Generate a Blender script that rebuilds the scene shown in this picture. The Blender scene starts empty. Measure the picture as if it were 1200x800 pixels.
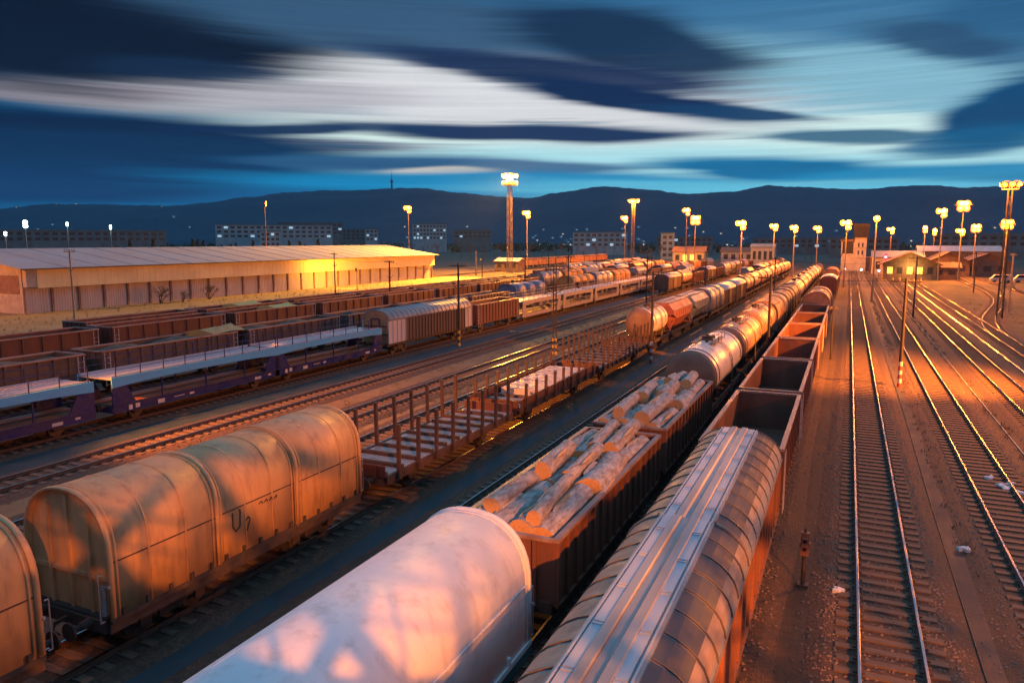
import bpy, math, random
from mathutils import Vector, noise
R = math.radians
PI = math.pi
rnd = random.Random(7)
S = bpy.context.scene
COL = S.collection

# ------------------------------------------------------------------ camera
cam_d = bpy.data.cameras.new('camera'); cam = bpy.data.objects.new('camera', cam_d); COL.objects.link(cam)
cam.location = (0, 0, 10.4); cam.rotation_euler = (R(90 - 7.724), 0, R(24.267))
cam_d.sensor_fit = 'HORIZONTAL'; cam_d.sensor_width = 36; cam_d.lens = 26.1
cam_d.clip_start = 0.1; cam_d.clip_end = 30000
S.camera = cam
S.view_settings.view_transform = 'Standard'; S.view_settings.look = 'None'
S.view_settings.exposure = 0.0; S.view_settings.gamma = 1.0
S.view_settings.use_curve_mapping = False
S.cycles.use_denoising = True
S.cycles.max_bounces = 5; S.cycles.diffuse_bounces = 3; S.cycles.glossy_bounces = 3
S.cycles.sample_clamp_indirect = 3.0
S.cycles.use_light_tree = True
S.cycles.volume_bounces = 0

# ------------------------------------------------------------------ dusk sky
# long streaks of cloud: azimuth, elevation, half widths (degrees), slope, colour, strength
CLOUDS = [
    (0.17, 10.31, 13.66, 4.66, -0.0787, (0.3050, 0.4910, 0.6445), 0.95),  # right light
    (0.39, 15.10, 17.02, 2.09, -0.1126, (0.0685, 0.1812, 0.3515), 0.85),  # top right blue
    (8.66, 12.71, 5.32, 2.15, -0.1386, (0.0423, 0.1274, 0.2623), 0.80),  # top far right
    (-42.98, 3.52, 23.00, 1.45, 0.0198, (0.0018, 0.1384, 0.3419), 0.95),  # horizon teal left
    (-14.10, 6.49, 26.35, 1.64, -0.0480, (0.8550, 0.9301, 0.9560), 1.00),  # low white
    (-9.16, 5.16, 24.91, 1.85, -0.0229, (0.4342, 0.6867, 0.8228), 0.90),  # glow
    (-0.20, 7.48, 9.06, 1.17, -0.0573, (0.6724, 0.7913, 0.8550), 0.90),  # right white bank
    (-26.81, 10.58, 18.24, 2.56, -0.0854, (0.6867, 0.6584, 0.7454), 1.00),  # white main
    (-44.95, 9.87, 12.76, 1.02, 0.0328, (0.4910, 0.4564, 0.5395), 0.95),  # white tail
    (-53.77, 9.45, 7.69, 0.50, 0.0588, (0.4020, 0.3325, 0.4020), 0.70),  # white tail2
    (-41.08, 6.90, 8.79, 0.37, 0.0057, (0.5149, 0.5149, 0.6105), 0.90),  # low white left
    (-52.57, 12.80, 14.58, 2.93, 0.0625, (0.0044, 0.0116, 0.0319), 1.00),  # top left dark
    (-47.05, 11.31, 5.90, 0.59, 0.0202, (0.0130, 0.0319, 0.0802), 0.85),  # top left dark2
    (-33.60, 15.34, 13.98, 1.89, -0.0307, (0.0648, 0.1221, 0.2232), 0.95),  # top mid grey
    (-29.31, 13.23, 9.99, 0.64, -0.0901, (0.0612, 0.1119, 0.2086), 0.70),  # top mid grey2
    (-15.82, 13.93, 7.42, 1.90, -0.1799, (0.0130, 0.0395, 0.0976), 0.95),  # dark a
    (-21.73, 12.11, 10.73, 0.90, -0.1193, (0.0160, 0.0369, 0.1070), 0.95),  # dark a3
    (-16.68, 10.32, 8.14, 0.76, -0.1738, (0.0060, 0.0319, 0.1022), 1.00),  # dark b
    (-8.71, 8.94, 5.34, 0.37, -0.0916, (0.0116, 0.0612, 0.1559), 0.95),  # dark b2
    (-55.35, 7.13, 14.01, 1.10, 0.0058, (0.0024, 0.0212, 0.0723), 1.00),  # navy left mid
    (-52.56, 5.70, 16.39, 1.24, 0.0191, (0.0006, 0.0343, 0.1070), 1.00),  # navy left mid2
    (-55.59, 3.77, 14.14, 1.20, 0.0392, (0.0000, 0.0423, 0.1384), 0.95),  # left low teal
    (-41.05, 7.84, 7.03, 0.31, 0.0406, (0.0091, 0.0343, 0.1022), 0.95),  # dark mid under
    (-23.63, 7.82, 12.75, 0.45, -0.0205, (0.0194, 0.0482, 0.1274), 1.00),  # streak c
    (-0.98, 7.08, 5.94, 0.41, -0.0525, (0.0685, 0.1620, 0.2705), 0.95),  # streak d
    (-26.84, 5.47, 10.89, 0.58, -0.0152, (0.0887, 0.1746, 0.3231), 0.95),  # grey e
    (-35.70, 5.73, 7.41, 0.44, 0.0003, (0.0452, 0.1274, 0.2623), 0.90),  # grey e2
    (-30.69, 5.13, 3.18, 0.25, 0.0100, (0.6308, 0.5520, 0.5520), 0.90),  # pink e
    (-26.85, 4.21, 16.65, 0.70, 0.0032, (0.0252, 0.2623, 0.5271), 0.95),  # teal low
    (-5.63, 5.19, 8.10, 0.67, -0.0506, (0.0176, 0.1812, 0.3813), 1.00),  # lens
    (5.11, 4.28, 8.80, 0.67, -0.0192, (0.0545, 0.2874, 0.5271), 0.95),  # lens2
    (0.00, 3.96, 4.83, 0.18, -0.0310, (0.3050, 0.5776, 0.7157), 0.80),  # white low r
    (9.03, 7.98, 3.92, 1.93, 0.2003, (0.0070, 0.0802, 0.2016), 1.00),  # dark right
    (7.34, 6.30, 4.15, 0.76, 0.0468, (0.0212, 0.1384, 0.2874), 0.80),  # dark right3
    (4.05, 12.65, 3.93, 0.90, -0.2177, (0.0452, 0.1070, 0.2086), 0.90),  # dark right2
    (-3.27, 3.47, 21.28, 0.66, -0.0223, (0.1946, 0.5271, 0.7454), 0.95),  # horizon right
]
W = bpy.data.worlds.new('World'); S.world = W; W.use_nodes = True
nt = W.node_tree; nt.nodes.clear()
def N(t, **k):
    n = nt.nodes.new(t)
    for a, b in k.items(): setattr(n, a, b)
    return n
def L(a, b): nt.links.new(a, b)
def mth(op, a, b=None, c=None, clamp=False):
    n = N('ShaderNodeMath', operation=op); n.use_clamp = clamp
    for i, v in enumerate((a, b, c)):
        if v is None: continue
        if isinstance(v, (int, float)): n.inputs[i].default_value = v
        else: L(v, n.inputs[i])
    return n.outputs[0]
tc = N('ShaderNodeTexCoord'); sx = N('ShaderNodeSeparateXYZ'); L(tc.outputs['Generated'], sx.inputs[0])
az = mth('MULTIPLY', mth('ARCTAN2', sx.outputs[0], sx.outputs[1]), 180 / PI)
el = mth('MULTIPLY', mth('ARCSINE', sx.outputs[2]), 180 / PI)
def wnoise(sa, se, det, off=0.0, rough=.55):
    c = N('ShaderNodeCombineXYZ'); L(mth('MULTIPLY', az, sa), c.inputs[0]); L(mth('MULTIPLY', el, se), c.inputs[1]); c.inputs[2].default_value = off
    n = N('ShaderNodeTexNoise'); n.inputs['Scale'].default_value = 1.0; n.inputs['Detail'].default_value = det; n.inputs['Roughness'].default_value = rough
    L(c.outputs[0], n.inputs['Vector']); return mth('SUBTRACT', n.outputs[0], 0.5)
w1 = wnoise(.05, .35, 2, 1.3); w2 = wnoise(.06, .22, 2, 7.7)
azw = mth('ADD', az, mth('MULTIPLY', w2, 7.0))
elw = mth('ADD', el, mth('MULTIPLY', w1, 1.1))
streak = mth('ADD', mth('MULTIPLY', wnoise(.035, 1.1, 5, 3.1), .85), mth('MULTIPLY', wnoise(.03, 3.6, 3, 9.1), .35))
ramp = N('ShaderNodeValToRGB'); cr = ramp.color_ramp
stops = [(0.0, (.01, .07, .16)), (.5, (.012, .10, .22)), (.53, (.02, .12, .28)), (.56, (.03, .10, .21)), (.60, (.06, .17, .34)), (.68, (.19, .38, .62)), (1.0, (.22, .43, .70))]
while len(cr.elements) < len(stops): cr.elements.new(.5)
for e, (p, c) in zip(cr.elements, stops): e.position = p; e.color = (*c, 1)
L(mth('ADD', mth('DIVIDE', el, 180.0), .5), ramp.inputs[0])
colr = ramp.outputs[0]
for (a0, e0, ra, re, tl, c, amp) in CLOUDS:
    da = mth('SUBTRACT', azw, a0); de = mth('SUBTRACT', elw, e0)
    de2 = mth('SUBTRACT', de, mth('MULTIPLY', da, tl))
    q = mth('ADD', mth('POWER', mth('ABSOLUTE', mth('DIVIDE', da, ra)), 2.0), mth('POWER', mth('ABSOLUTE', mth('DIVIDE', de2, re)), 2.0))
    g = mth('EXPONENT', mth('MULTIPLY', q, -0.75))
    w = mth('ADD', g, mth('MULTIPLY', streak, .72))
    mr = N('ShaderNodeMapRange', interpolation_type='SMOOTHSTEP'); L(w, mr.inputs[0]); mr.inputs[1].default_value = .10; mr.inputs[2].default_value = .70; mr.inputs[4].default_value = amp
    mx = N('ShaderNodeMix', data_type='RGBA'); L(mr.outputs[0], mx.inputs[0]); L(colr, mx.inputs[6]); mx.inputs[7].default_value = (*c, 1); colr = mx.outputs[2]
fine = mth('ADD', mth('MULTIPLY', wnoise(.022, 2.6, 6, 21.0, .62), 1.0), mth('MULTIPLY', wnoise(.09, 6.0, 4, 33.0, .6), .6))
hs = N('ShaderNodeHueSaturation'); L(colr, hs.inputs['Color']); hs.inputs['Value'].default_value = 1.0
L(mth('MULTIPLY_ADD', fine, .38, 1.02), hs.inputs['Value'])
hs.inputs['Saturation'].default_value = 1.08
gm = N('ShaderNodeGamma'); L(hs.outputs[0], gm.inputs[0]); gm.inputs[1].default_value = 1.16
tint = N('ShaderNodeMix', data_type='RGBA', blend_type='MULTIPLY'); tint.inputs[0].default_value = 1.0; L(gm.outputs[0], tint.inputs[6]); tint.inputs[7].default_value = (1.12, 1.22, 1.08, 1)
b1 = N('ShaderNodeBackground'); L(tint.outputs[2], b1.inputs[0]); b1.inputs[1].default_value = 1.0
sky = N('ShaderNodeTexSky', sky_type='NISHITA'); sky.sun_disc = False; sky.sun_elevation = R(-3.0); sky.sun_rotation = R(-12)
b2 = N('ShaderNodeBackground'); L(sky.outputs[0], b2.inputs[0]); b2.inputs[1].default_value = 0.01
ad = N('ShaderNodeAddShader'); L(b1.outputs[0], ad.inputs[0]); L(b2.outputs[0], ad.inputs[1])
wo = N('ShaderNodeOutputWorld'); L(ad.outputs[0], wo.inputs[0])
W.cycles.sampling_method = 'MANUAL'; W.cycles.sample_map_resolution = 512

# ------------------------------------------------------------------ mesh helpers
class MB:
    def __init__(s): s.v = []; s.f = []; s.m = []; s.s = []
    def add(s, vs, fs, m=0, smooth=False):
        o = len(s.v); s.v += [tuple(p) for p in vs]
        for f in fs: s.f.append(tuple(i + o for i in f)); s.m.append(m); s.s.append(smooth)
        return s
    def box(s, x0, x1, y0, y1, z0, z1, m=0):
        return s.add([(x0,y0,z0),(x1,y0,z0),(x1,y1,z0),(x0,y1,z0),(x0,y0,z1),(x1,y0,z1),(x1,y1,z1),(x0,y1,z1)],
                     [(0,3,2,1),(4,5,6,7),(0,1,5,4),(1,2,6,5),(2,3,7,6),(3,0,4,7)], m)
    def bar(s, p, q, w, h=None, m=0):
        p, q = Vector(p), Vector(q); h = h or w; d = (q - p).normalized()
        a = d.cross(Vector((0,0,1)));  a = Vector((1,0,0)) if a.length < 1e-4 else a.normalized()
        b = a.cross(d); a = a * w / 2; b = b * h / 2
        vs = [p-a-b, p+a-b, p+a+b, p-a+b, q-a-b, q+a-b, q+a+b, q-a+b]
        return s.add(vs, [(0,1,2,3),(7,6,5,4),(0,4,5,1),(1,5,6,2),(2,6,7,3),(3,7,4,0)], m)
    def cyl(s, p, q, r0, r1=None, n=12, m=0, caps=True, mc=None):
        r1 = r0 if r1 is None else r1; p, q = Vector(p), Vector(q); d = (q - p).normalized()
        a = d.cross(Vector((0,0,1)));  a = Vector((1,0,0)) if a.length < 1e-4 else a.normalized()
        b = a.cross(d); vs = []
        for c, r in ((p, r0), (q, r1)):
            for i in range(n):
                t = 2*PI*i/n; vs.append(c + a*(r*math.cos(t)) + b*(r*math.sin(t)))
        s.add(vs, [(i, (i+1) % n, n+(i+1) % n, n+i) for i in range(n)], m, True)
        if caps:
            mc = m if mc is None else mc
            s.add(vs[:n], [tuple(range(n-1, -1, -1))], mc); s.add(vs[n:], [tuple(range(n))], mc)
        return s
    def tube(s, pts, r, n=6, m=0):
        for p, q in zip(pts, pts[1:]): s.cyl(p, q, r, r, n, m)
        return s
    def prism(s, prof, y0, y1, m=0, mcap=None, smooth=False):          # closed outline in x,z carried along y
        n = len(prof); vs = [(x, y0, z) for x, z in prof] + [(x, y1, z) for x, z in prof]
        s.add(vs, [(i, (i+1) % n, n+(i+1) % n, n+i) for i in range(n)], m, smooth)
        mc = m if mcap is None else mcap
        s.add(vs[:n], [tuple(range(n-1, -1, -1))], mc); s.add(vs[n:], [tuple(range(n))], mc)
        return s
    def shell(s, po, pi, y0, y1, m=0, smooth=False):                    # an open band between two outlines
        n = len(po); vs = []
        for pr in (po, pi):
            for y in (y0, y1): vs += [(x, y, z) for x, z in pr]
        fs = []
        for i in range(n - 1):
            fs += [(i, i+1, n+i+1, n+i), (2*n+i, 3*n+i, 3*n+i+1, 2*n+i+1), (i, 2*n+i, 2*n+i+1, i+1), (n+i, n+i+1, 3*n+i+1, 3*n+i)]
        fs += [(0, n, 3*n, 2*n), (n-1, 3*n-1, 4*n-1, 2*n-1)]
        return s.add(vs, fs, m, smooth)
    def lathe(s, prof, cz, n=28, m=0, cx=0):                            # (y, r) turned about the y axis at height cz
        vs = []
        for y, r in prof:
            for i in range(n):
                t = 2*PI*i/n; vs.append((cx + r*math.sin(t), y, cz + r*math.cos(t)))
        fs = []
        for k in range(len(prof) - 1):
            for i in range(n): fs.append((k*n+i, k*n+(i+1) % n, (k+1)*n+(i+1) % n, (k+1)*n+i))
        s.add(vs, fs, m, True)
        s.add(vs[:n], [tuple(range(n))], m); s.add(vs[-n:], [tuple(range(n-1, -1, -1))], m)
        return s
    def build(s, name, mats, parent=None, loc=None):
        me = bpy.data.meshes.new(name); me.from_pydata(s.v, [], s.f)
        for mt in (mats if isinstance(mats, (list, tuple)) else [mats]): me.materials.append(mt)
        me.polygons.foreach_set('material_index', s.m); me.polygons.foreach_set('use_smooth', s.s)
        me.update(); me.validate()
        o = bpy.data.objects.new(name, me); COL.objects.link(o)
        if parent: o.parent = parent
        if loc: o.location = loc
        return o
def tag(o, label=None, cat=None, group=None, kind=None):
    if label: o['label'] = label
    if cat: o['category'] = cat
    if group: o['group'] = group
    if kind: o['kind'] = kind
    return o
def thing(name, label, cat, loc=(0,0,0), group=None, rz=0):
    o = bpy.data.objects.new(name, None); COL.objects.link(o); o.location = loc; o.rotation_euler[2] = rz
    o.empty_display_size = .3
    return tag(o, label, cat, group)
def kids(o): return [c for c in bpy.data.objects if c.parent == o]
KIDS = {}
def dup(root, loc, label=None, group=None, skip=(), rz=None):
    if root.name not in KIDS: KIDS[root.name] = [(c, kids(c)) for c in kids(root)]
    r = root.copy(); COL.objects.link(r); r.location = loc
    if rz is not None: r.rotation_euler[2] = rz
    if label: r['label'] = label
    if group: r['group'] = group
    for ch, gs in KIDS[root.name]:
        if ch.name.split('.')[0] in skip: continue
        c = ch.copy(); COL.objects.link(c); c.parent = r
        for g in gs:
            d = g.copy(); COL.objects.link(d); d.parent = c
    return r

# ------------------------------------------------------------------ materials
def mat(name, c1, c2=None, rough=.6, metal=0.0, scale=1.5, stretch=(1,1,1), bump=0.0, lo=.35, hi=.65, c3=None, s3=9.0, bscale=None, detail=6, spec=None, amt3=.6):
    m = bpy.data.materials.new(name); m.use_nodes = True; t = m.node_tree; b = t.nodes['Principled BSDF']
    b.inputs['Roughness'].default_value = rough; b.inputs['Metallic'].default_value = metal
    if spec is not None: b.inputs['Specular IOR Level'].default_value = spec
    b.inputs['Base Color'].default_value = (*c1, 1)
    def nn(k, **kw):
        n = t.nodes.new(k)
        for a, v in kw.items(): setattr(n, a, v)
        return n
    tcn = nn('ShaderNodeTexCoord'); mp = nn('ShaderNodeMapping'); mp.inputs['Scale'].default_value = stretch
    oi = nn('ShaderNodeObjectInfo'); sc = nn('ShaderNodeVectorMath', operation='ADD')
    ml = nn('ShaderNodeMath', operation='MULTIPLY'); ml.inputs[1].default_value = 37.0
    t.links.new(oi.outputs['Random'], ml.inputs[0]); t.links.new(tcn.outputs['Object'], sc.inputs[0]); t.links.new(ml.outputs[0], sc.inputs[1])
    t.links.new(sc.outputs[0], mp.inputs['Vector'])
    def noi(s, d):
        n = nn('ShaderNodeTexNoise'); n.inputs['Scale'].default_value = s; n.inputs['Detail'].default_value = d; n.inputs['Roughness'].default_value = .6
        t.links.new(mp.outputs[0], n.inputs['Vector']); return n.outputs[0]
    last = None
    if c2 is not None:
        mr = nn('ShaderNodeMapRange'); t.links.new(noi(scale, detail), mr.inputs[0]); mr.inputs[1].default_value = lo; mr.inputs[2].default_value = hi
        mx = nn('ShaderNodeMix', data_type='RGBA'); t.links.new(mr.outputs[0], mx.inputs[0]); mx.inputs[6].default_value = (*c1, 1); mx.inputs[7].default_value = (*c2, 1); last = mx.outputs[2]
        rr = nn('ShaderNodeMapRange'); t.links.new(mr.outputs[0], rr.inputs[0]); rr.inputs[3].default_value = max(.05, rough - .1); rr.inputs[4].default_value = min(1, rough + .15)
        t.links.new(rr.outputs[0], b.inputs['Roughness'])
    if c3 is not None:
        mr = nn('ShaderNodeMapRange'); t.links.new(noi(s3, 5), mr.inputs[0]); mr.inputs[1].default_value = .5; mr.inputs[2].default_value = .72; mr.inputs[4].default_value = amt3
        mx = nn('ShaderNodeMix', data_type='RGBA'); t.links.new(mr.outputs[0], mx.inputs[0])
        if last: t.links.new(last, mx.inputs[6])
        else: mx.inputs[6].default_value = (*c1, 1)
        mx.inputs[7].default_value = (*c3, 1); last = mx.outputs[2]
    if last: t.links.new(last, b.inputs['Base Color'])
    if bump:
        bp = nn('ShaderNodeBump'); bp.inputs['Strength'].default_value = bump; bp.inputs['Distance'].default_value = .05
        t.links.new(noi(bscale or scale * 6, 4), bp.inputs['Height']); t.links.new(bp.outputs[0], b.inputs['Normal'])
    return m
def glow(name, c, st):
    m = bpy.data.materials.new(name); m.use_nodes = True; b = m.node_tree.nodes['Principled BSDF']
    b.inputs['Base Color'].default_value = (*c, 1); b.inputs['Emission Color'].default_value = (*c, 1); b.inputs['Emission Strength'].default_value = st
    return m
M = {}
M['dirt'] = mat('yard_dirt', (.042,.027,.018), (.11,.068,.042), .92, scale=.22, bump=.6, bscale=9, c3=(.028,.022,.02), s3=3.0)
M['ballast'] = mat('ballast_stone', (.060,.034,.022), (.125,.072,.046), .9, scale=7, bump=1.0, bscale=13, lo=.4, hi=.62, c3=(.045,.033,.03), s3=5)
M['asphalt'] = mat('asphalt', (.018,.040,.052), (.028,.055,.068), .7, scale=.5, bump=.25, bscale=40, c3=(.06,.06,.06), s3=2.2, amt3=.3)  # blue of the skylit shade is put into the asphalt colour
M['asphalt_brown'] = mat('brown_asphalt', (.045,.036,.034), (.065,.05,.045), .75, scale=.5, bump=.25, bscale=40, c3=(.03,.026,.026), s3=2.2, amt3=.4)
M['sand'] = mat('sandy_ground', (.26,.16,.075), (.17,.10,.05), .95, scale=.3, bump=.5, bscale=6, c3=(.10,.10,.05), s3=2)
M['grassland'] = mat('dry_grass', (.20,.145,.07), (.13,.10,.05), .95, scale=.12, bump=.7, bscale=3, c3=(.09,.09,.035), s3=.8)
M['verge'] = mat('brown_verge', (.07,.05,.03), (.045,.042,.022), .95, scale=.2, bump=.6, bscale=4, c3=(.11,.075,.04), s3=.9)
M['far_ground'] = mat('far_ground', (.05,.05,.042), (.085,.08,.06), .95, scale=.02)
M['hill'] = mat('hill_forest', (.014,.050,.085), (.026,.068,.105), .95, scale=.004, bump=.8, bscale=.06, c3=(.008,.03,.055), s3=.03, spec=.1)  # dusk and haze blue is painted into the forest colour
M['rail_head'] = mat('rail_head', (.62,.60,.60), (.45,.40,.38), .22, 1.0, scale=3, stretch=(1,.15,1))
M['rail_side'] = mat('rail_side', (.055,.034,.028), (.10,.055,.035), .75, scale=4)
M['sleeper'] = mat('sleeper_wood', (.10,.065,.047), (.17,.115,.082), .85, scale=3, stretch=(.5,3,3), bump=.3, c3=(.045,.033,.028), s3=5)
M['steel_dark'] = mat('dark_underframe', (.035,.028,.026), (.075,.050,.040), .7, scale=2, bump=.2, c3=(.12,.07,.04), s3=6, amt3=.4)
M['wheel'] = mat('wheel_steel', (.05,.045,.042), (.11,.085,.07), .5, .6, scale=4)
M['oxide'] = mat('oxide_red_paint', (.15,.045,.027), (.10,.036,.025), .55, scale=.8, stretch=(1,1,.35), bump=.15, bscale=5, c3=(.085,.045,.035), s3=3.2)
M['oxide_b'] = mat('brown_wagon_paint', (.13,.052,.034), (.20,.075,.045), .6, scale=.9, stretch=(1,1,.3), bump=.15, bscale=5, c3=(.09,.055,.045), s3=2.6)
M['rim'] = mat('worn_steel_rim', (.26,.15,.12), (.38,.27,.23), .45, .2, scale=2, stretch=(1,.4,1))
M['rust_in'] = mat('rusty_inside', (.125,.045,.028), (.20,.072,.04), .75, scale=.9, c3=(.09,.045,.035), s3=2.8, bump=.2)
M['coal'] = mat('dark_load', (.022,.020,.020), (.06,.048,.042), .8, scale=3, bump=1, bscale=8)
M['scrap'] = mat('brown_load', (.14,.10,.065), (.09,.065,.05), .9, scale=2, bump=.8, bscale=7)
M['hood_tan'] = mat('tan_hood_sheet', (.60,.355,.17), (.47,.265,.125), .55, 0, scale=.9, stretch=(1,1,.28), bump=.16, bscale=1.6, c3=(.15,.10,.08), s3=3.2, amt3=.5)  # sheet made more orange, standing in for lamp light
M['hood_white'] = mat('white_hood_sheet', (.80,.80,.82), (.73,.73,.76), .65, 0, scale=.8, stretch=(1,1,.3), bump=.05, bscale=1.6, c3=(.46,.43,.42), s3=3.0, amt3=.55)
M['hood_grey'] = mat('grey_hood_sheet', (.36,.36,.38), (.25,.24,.25), .4, .2, scale=.6, c3=(.2,.16,.13), s3=2)
M['hood_rust'] = mat('rust_hood_sheet', (.42,.22,.15), (.30,.15,.10), .5, 0, scale=.7, c3=(.2,.1,.07), s3=2)
M['teal'] = mat('teal_skirt_paint', (.03,.16,.19), (.02,.10,.13), .4, scale=1)
M['roof_grey'] = mat('grey_roof_sheet', (.33,.36,.38), (.24,.265,.285), .5, .1, scale=.8, stretch=(1,.25,1), bump=.06, bscale=3, c3=(.34,.24,.19), s3=1.6, amt3=.5)
M['roof_light'] = mat('pale_roof_strip', (.44,.51,.58), (.35,.41,.47), .45, .1, scale=1, stretch=(1,.2,1))
M['roof_rib'] = mat('roof_rib_steel', (.095,.085,.08), (.15,.12,.10), .55, .1, scale=3)
M['roof_hatch'] = mat('hatch_panel_steel', (.055,.065,.080), (.085,.095,.11), .62, 0, spec=.25, scale=1.2)
M['roof_tan'] = mat('tan_hatch_slope', (.34,.265,.215), (.25,.19,.155), .68, 0, scale=1.4, c3=(.2,.13,.1), s3=3)
M['orange_wall'] = mat('rusty_wagon_side', (.36,.15,.075), (.24,.10,.06), .55, scale=.9, stretch=(1,1,.25), c3=(.13,.07,.05), s3=2.4)
M['deck'] = mat('wet_wood_deck', (.30,.235,.215), (.42,.36,.345), .3, scale=2, stretch=(.6,3,1), c3=(.10,.07,.06), s3=3, bump=.15)
M['panel_pale'] = mat('pale_sheet_load', (.55,.52,.52), (.40,.36,.36), .4, scale=1.3, c3=(.3,.24,.2), s3=3)
M['stake'] = mat('stake_steel', (.05,.03,.027), (.09,.048,.036), .6, scale=3)
M['bark'] = mat('log_bark', (.25,.205,.185), (.52,.47,.45), .9, scale=2.0, stretch=(1,3.2,1), bump=1.0, bscale=4, c3=(.09,.07,.06), s3=2.6, amt3=.6)
M['endgrain'] = mat('cut_wood', (.62,.38,.18), (.52,.29,.12), .8, scale=5, c3=(.30,.15,.06), s3=7)
M['tank_white'] = mat('white_tank_paint', (.68,.66,.64), (.54,.50,.47), .36, 0, scale=.9, stretch=(1,1,.4), c3=(.30,.21,.16), s3=1.6)
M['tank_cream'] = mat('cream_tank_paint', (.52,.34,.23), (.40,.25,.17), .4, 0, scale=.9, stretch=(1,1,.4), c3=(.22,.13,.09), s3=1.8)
M['tank_brown'] = mat('brown_tank_paint', (.17,.10,.07), (.24,.145,.10), .45, 0, scale=.9, c3=(.12,.08,.06), s3=2)
M['tank_dark'] = mat('dark_tank_end', (.11,.08,.07), (.17,.12,.10), .5, .1, scale=1)
M['hop_red'] = mat('dull_red_hopper', (.36,.12,.085), (.26,.09,.07), .45, scale=.9, stretch=(1,1,.4), c3=(.15,.07,.06), s3=2)
M['hop_blue'] = mat('slate_blue_hopper', (.19,.25,.33), (.13,.17,.23), .4, .1, scale=.9, c3=(.10,.10,.12), s3=2)
M['navy'] = mat('navy_carrier_paint', (.014,.024,.13), (.010,.016,.085), .28, scale=1, c3=(.07,.05,.07), s3=3, amt3=.4)
M['sky_blue'] = mat('bright_blue_edge', (.10,.44,.74), (.07,.33,.62), .3, scale=1, stretch=(1,.3,1))
M['deck_pale'] = mat('pale_carrier_deck', (.44,.47,.55), (.34,.35,.40), .2, .25, scale=1, stretch=(1,.3,1))
M['silver'] = mat('silver_carrier_paint', (.42,.38,.37), (.30,.25,.235), .4, .3, scale=1, c3=(.2,.13,.1), s3=3)
M['slat_brown'] = mat('slatted_brown_side', (.095,.058,.042), (.14,.085,.06), .6, scale=1, stretch=(1,1,.3), c3=(.08,.05,.04), s3=3)
M['end_white'] = mat('pale_wagon_panel', (.58,.52,.50), (.46,.40,.38), .45, scale=1, stretch=(1,1,.3), c3=(.3,.2,.16), s3=3, amt3=.4)
M['end_orange'] = mat('orange_wagon_end', (.52,.24,.10), (.40,.17,.08), .5, scale=1, c3=(.2,.1,.06), s3=3)
M['shed_wall'] = mat('shed_corrugated', (.50,.43,.40), (.42,.35,.32), .6, scale=.5, stretch=(1,1,.2), c3=(.30,.23,.19), s3=1.2, amt3=.4)
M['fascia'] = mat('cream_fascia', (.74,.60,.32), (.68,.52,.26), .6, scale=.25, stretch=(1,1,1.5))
M['shed_roof'] = mat('pale_shed_roof', (.24,.26,.31), (.19,.20,.25), .6, 0, scale=.12, c3=(.3,.28,.28), s3=.35, amt3=.5)
M['concrete'] = mat('pale_concrete', (.42,.38,.34), (.32,.29,.26), .85, scale=.8, c3=(.2,.17,.15), s3=2)
M['brick'] = mat('brown_brick', (.24,.15,.11), (.17,.105,.08), .85, scale=1.2, bump=.3, c3=(.10,.07,.06), s3=3)
M['plaster'] = mat('pale_plaster', (.56,.49,.43), (.46,.39,.34), .8, scale=.6, c3=(.3,.24,.2), s3=2)
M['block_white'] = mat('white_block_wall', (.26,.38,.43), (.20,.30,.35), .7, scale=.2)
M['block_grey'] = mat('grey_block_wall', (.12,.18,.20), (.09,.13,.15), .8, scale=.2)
M['glass'] = mat('dark_window_glass', (.02,.025,.03), None, .1)
M['cabin_glass'] = mat('cabin_glass', (.035,.03,.035), (.05,.04,.045), .45)
M['stone'] = mat('pale_stone', (.17,.11,.08), (.26,.18,.14), .9)
M['tile'] = mat('brown_tile_roof', (.20,.11,.08), (.13,.08,.06), .8, scale=2, bump=.3)
M['pole'] = mat('concrete_pole', (.20,.16,.13), (.28,.22,.18), .8, scale=2, stretch=(1,1,.3))
M['pole_dark'] = mat('dark_steel_pole', (.022,.017,.016), (.045,.032,.027), .6, scale=2)
M['stripe_w'] = mat('white_stripe_paint', (.72,.68,.62), (.5,.45,.4), .6, scale=5)
M['stripe_k'] = mat('black_stripe_paint', (.03,.025,.025), (.06,.05,.045), .6, scale=5)
M['stripe_r'] = mat('red_stripe_paint', (.50,.07,.04), (.36,.05,.03), .6, scale=5)
M['stripe_y'] = mat('yellow_stripe_paint', (.70,.45,.05), (.5,.32,.04), .6, scale=5)
M['mast'] = mat('galvanised_mast', (.30,.24,.20), (.22,.17,.14), .5, .5, scale=1)
M['lamp'] = glow('sodium_lamp_glass', (1.0, .55, .13), 3.2)
M['lamp_glare'] = glow('sodium_glare_ring', (1.0, .27, .025), 1.7)  # glowing ring round the lamp imitates its orange glare
M['lamp_w'] = glow('white_lamp_glass', (.75, .95, .90), 8)
M['signal_red'] = glow('red_signal_glass', (1.0, .05, .08), 25)
M['signal_w'] = glow('white_signal_glass', (.75, .85, 1.0), 14)
M['win_lit'] = glow('lit_window', (1.0, .72, .42), 1.3)
M['win_cool'] = glow('lit_window_cool', (.62, .88, 1.0), .45)
M['win_gold'] = glow('lit_window_gold', (1.0, .60, .10), 1.6)
M['twig'] = mat('bare_twig', (.085,.062,.05), (.13,.095,.07), .9, scale=3)
M['leaf'] = mat('dark_leaf', (.030,.042,.022), (.055,.065,.03), .8, scale=.5)
M['leaf_dry'] = mat('dry_leaf', (.12,.09,.045), (.085,.065,.035), .85, scale=.5)
M['marking'] = mat('dark_marking_paint', (.045,.035,.03), None, .6)
M['plate'] = mat('brown_label_plate', (.24,.12,.07), (.16,.08,.05), .6, scale=6)
M['paper'] = mat('white_litter', (.75,.75,.76), (.6,.6,.62), .7, scale=8)
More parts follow.
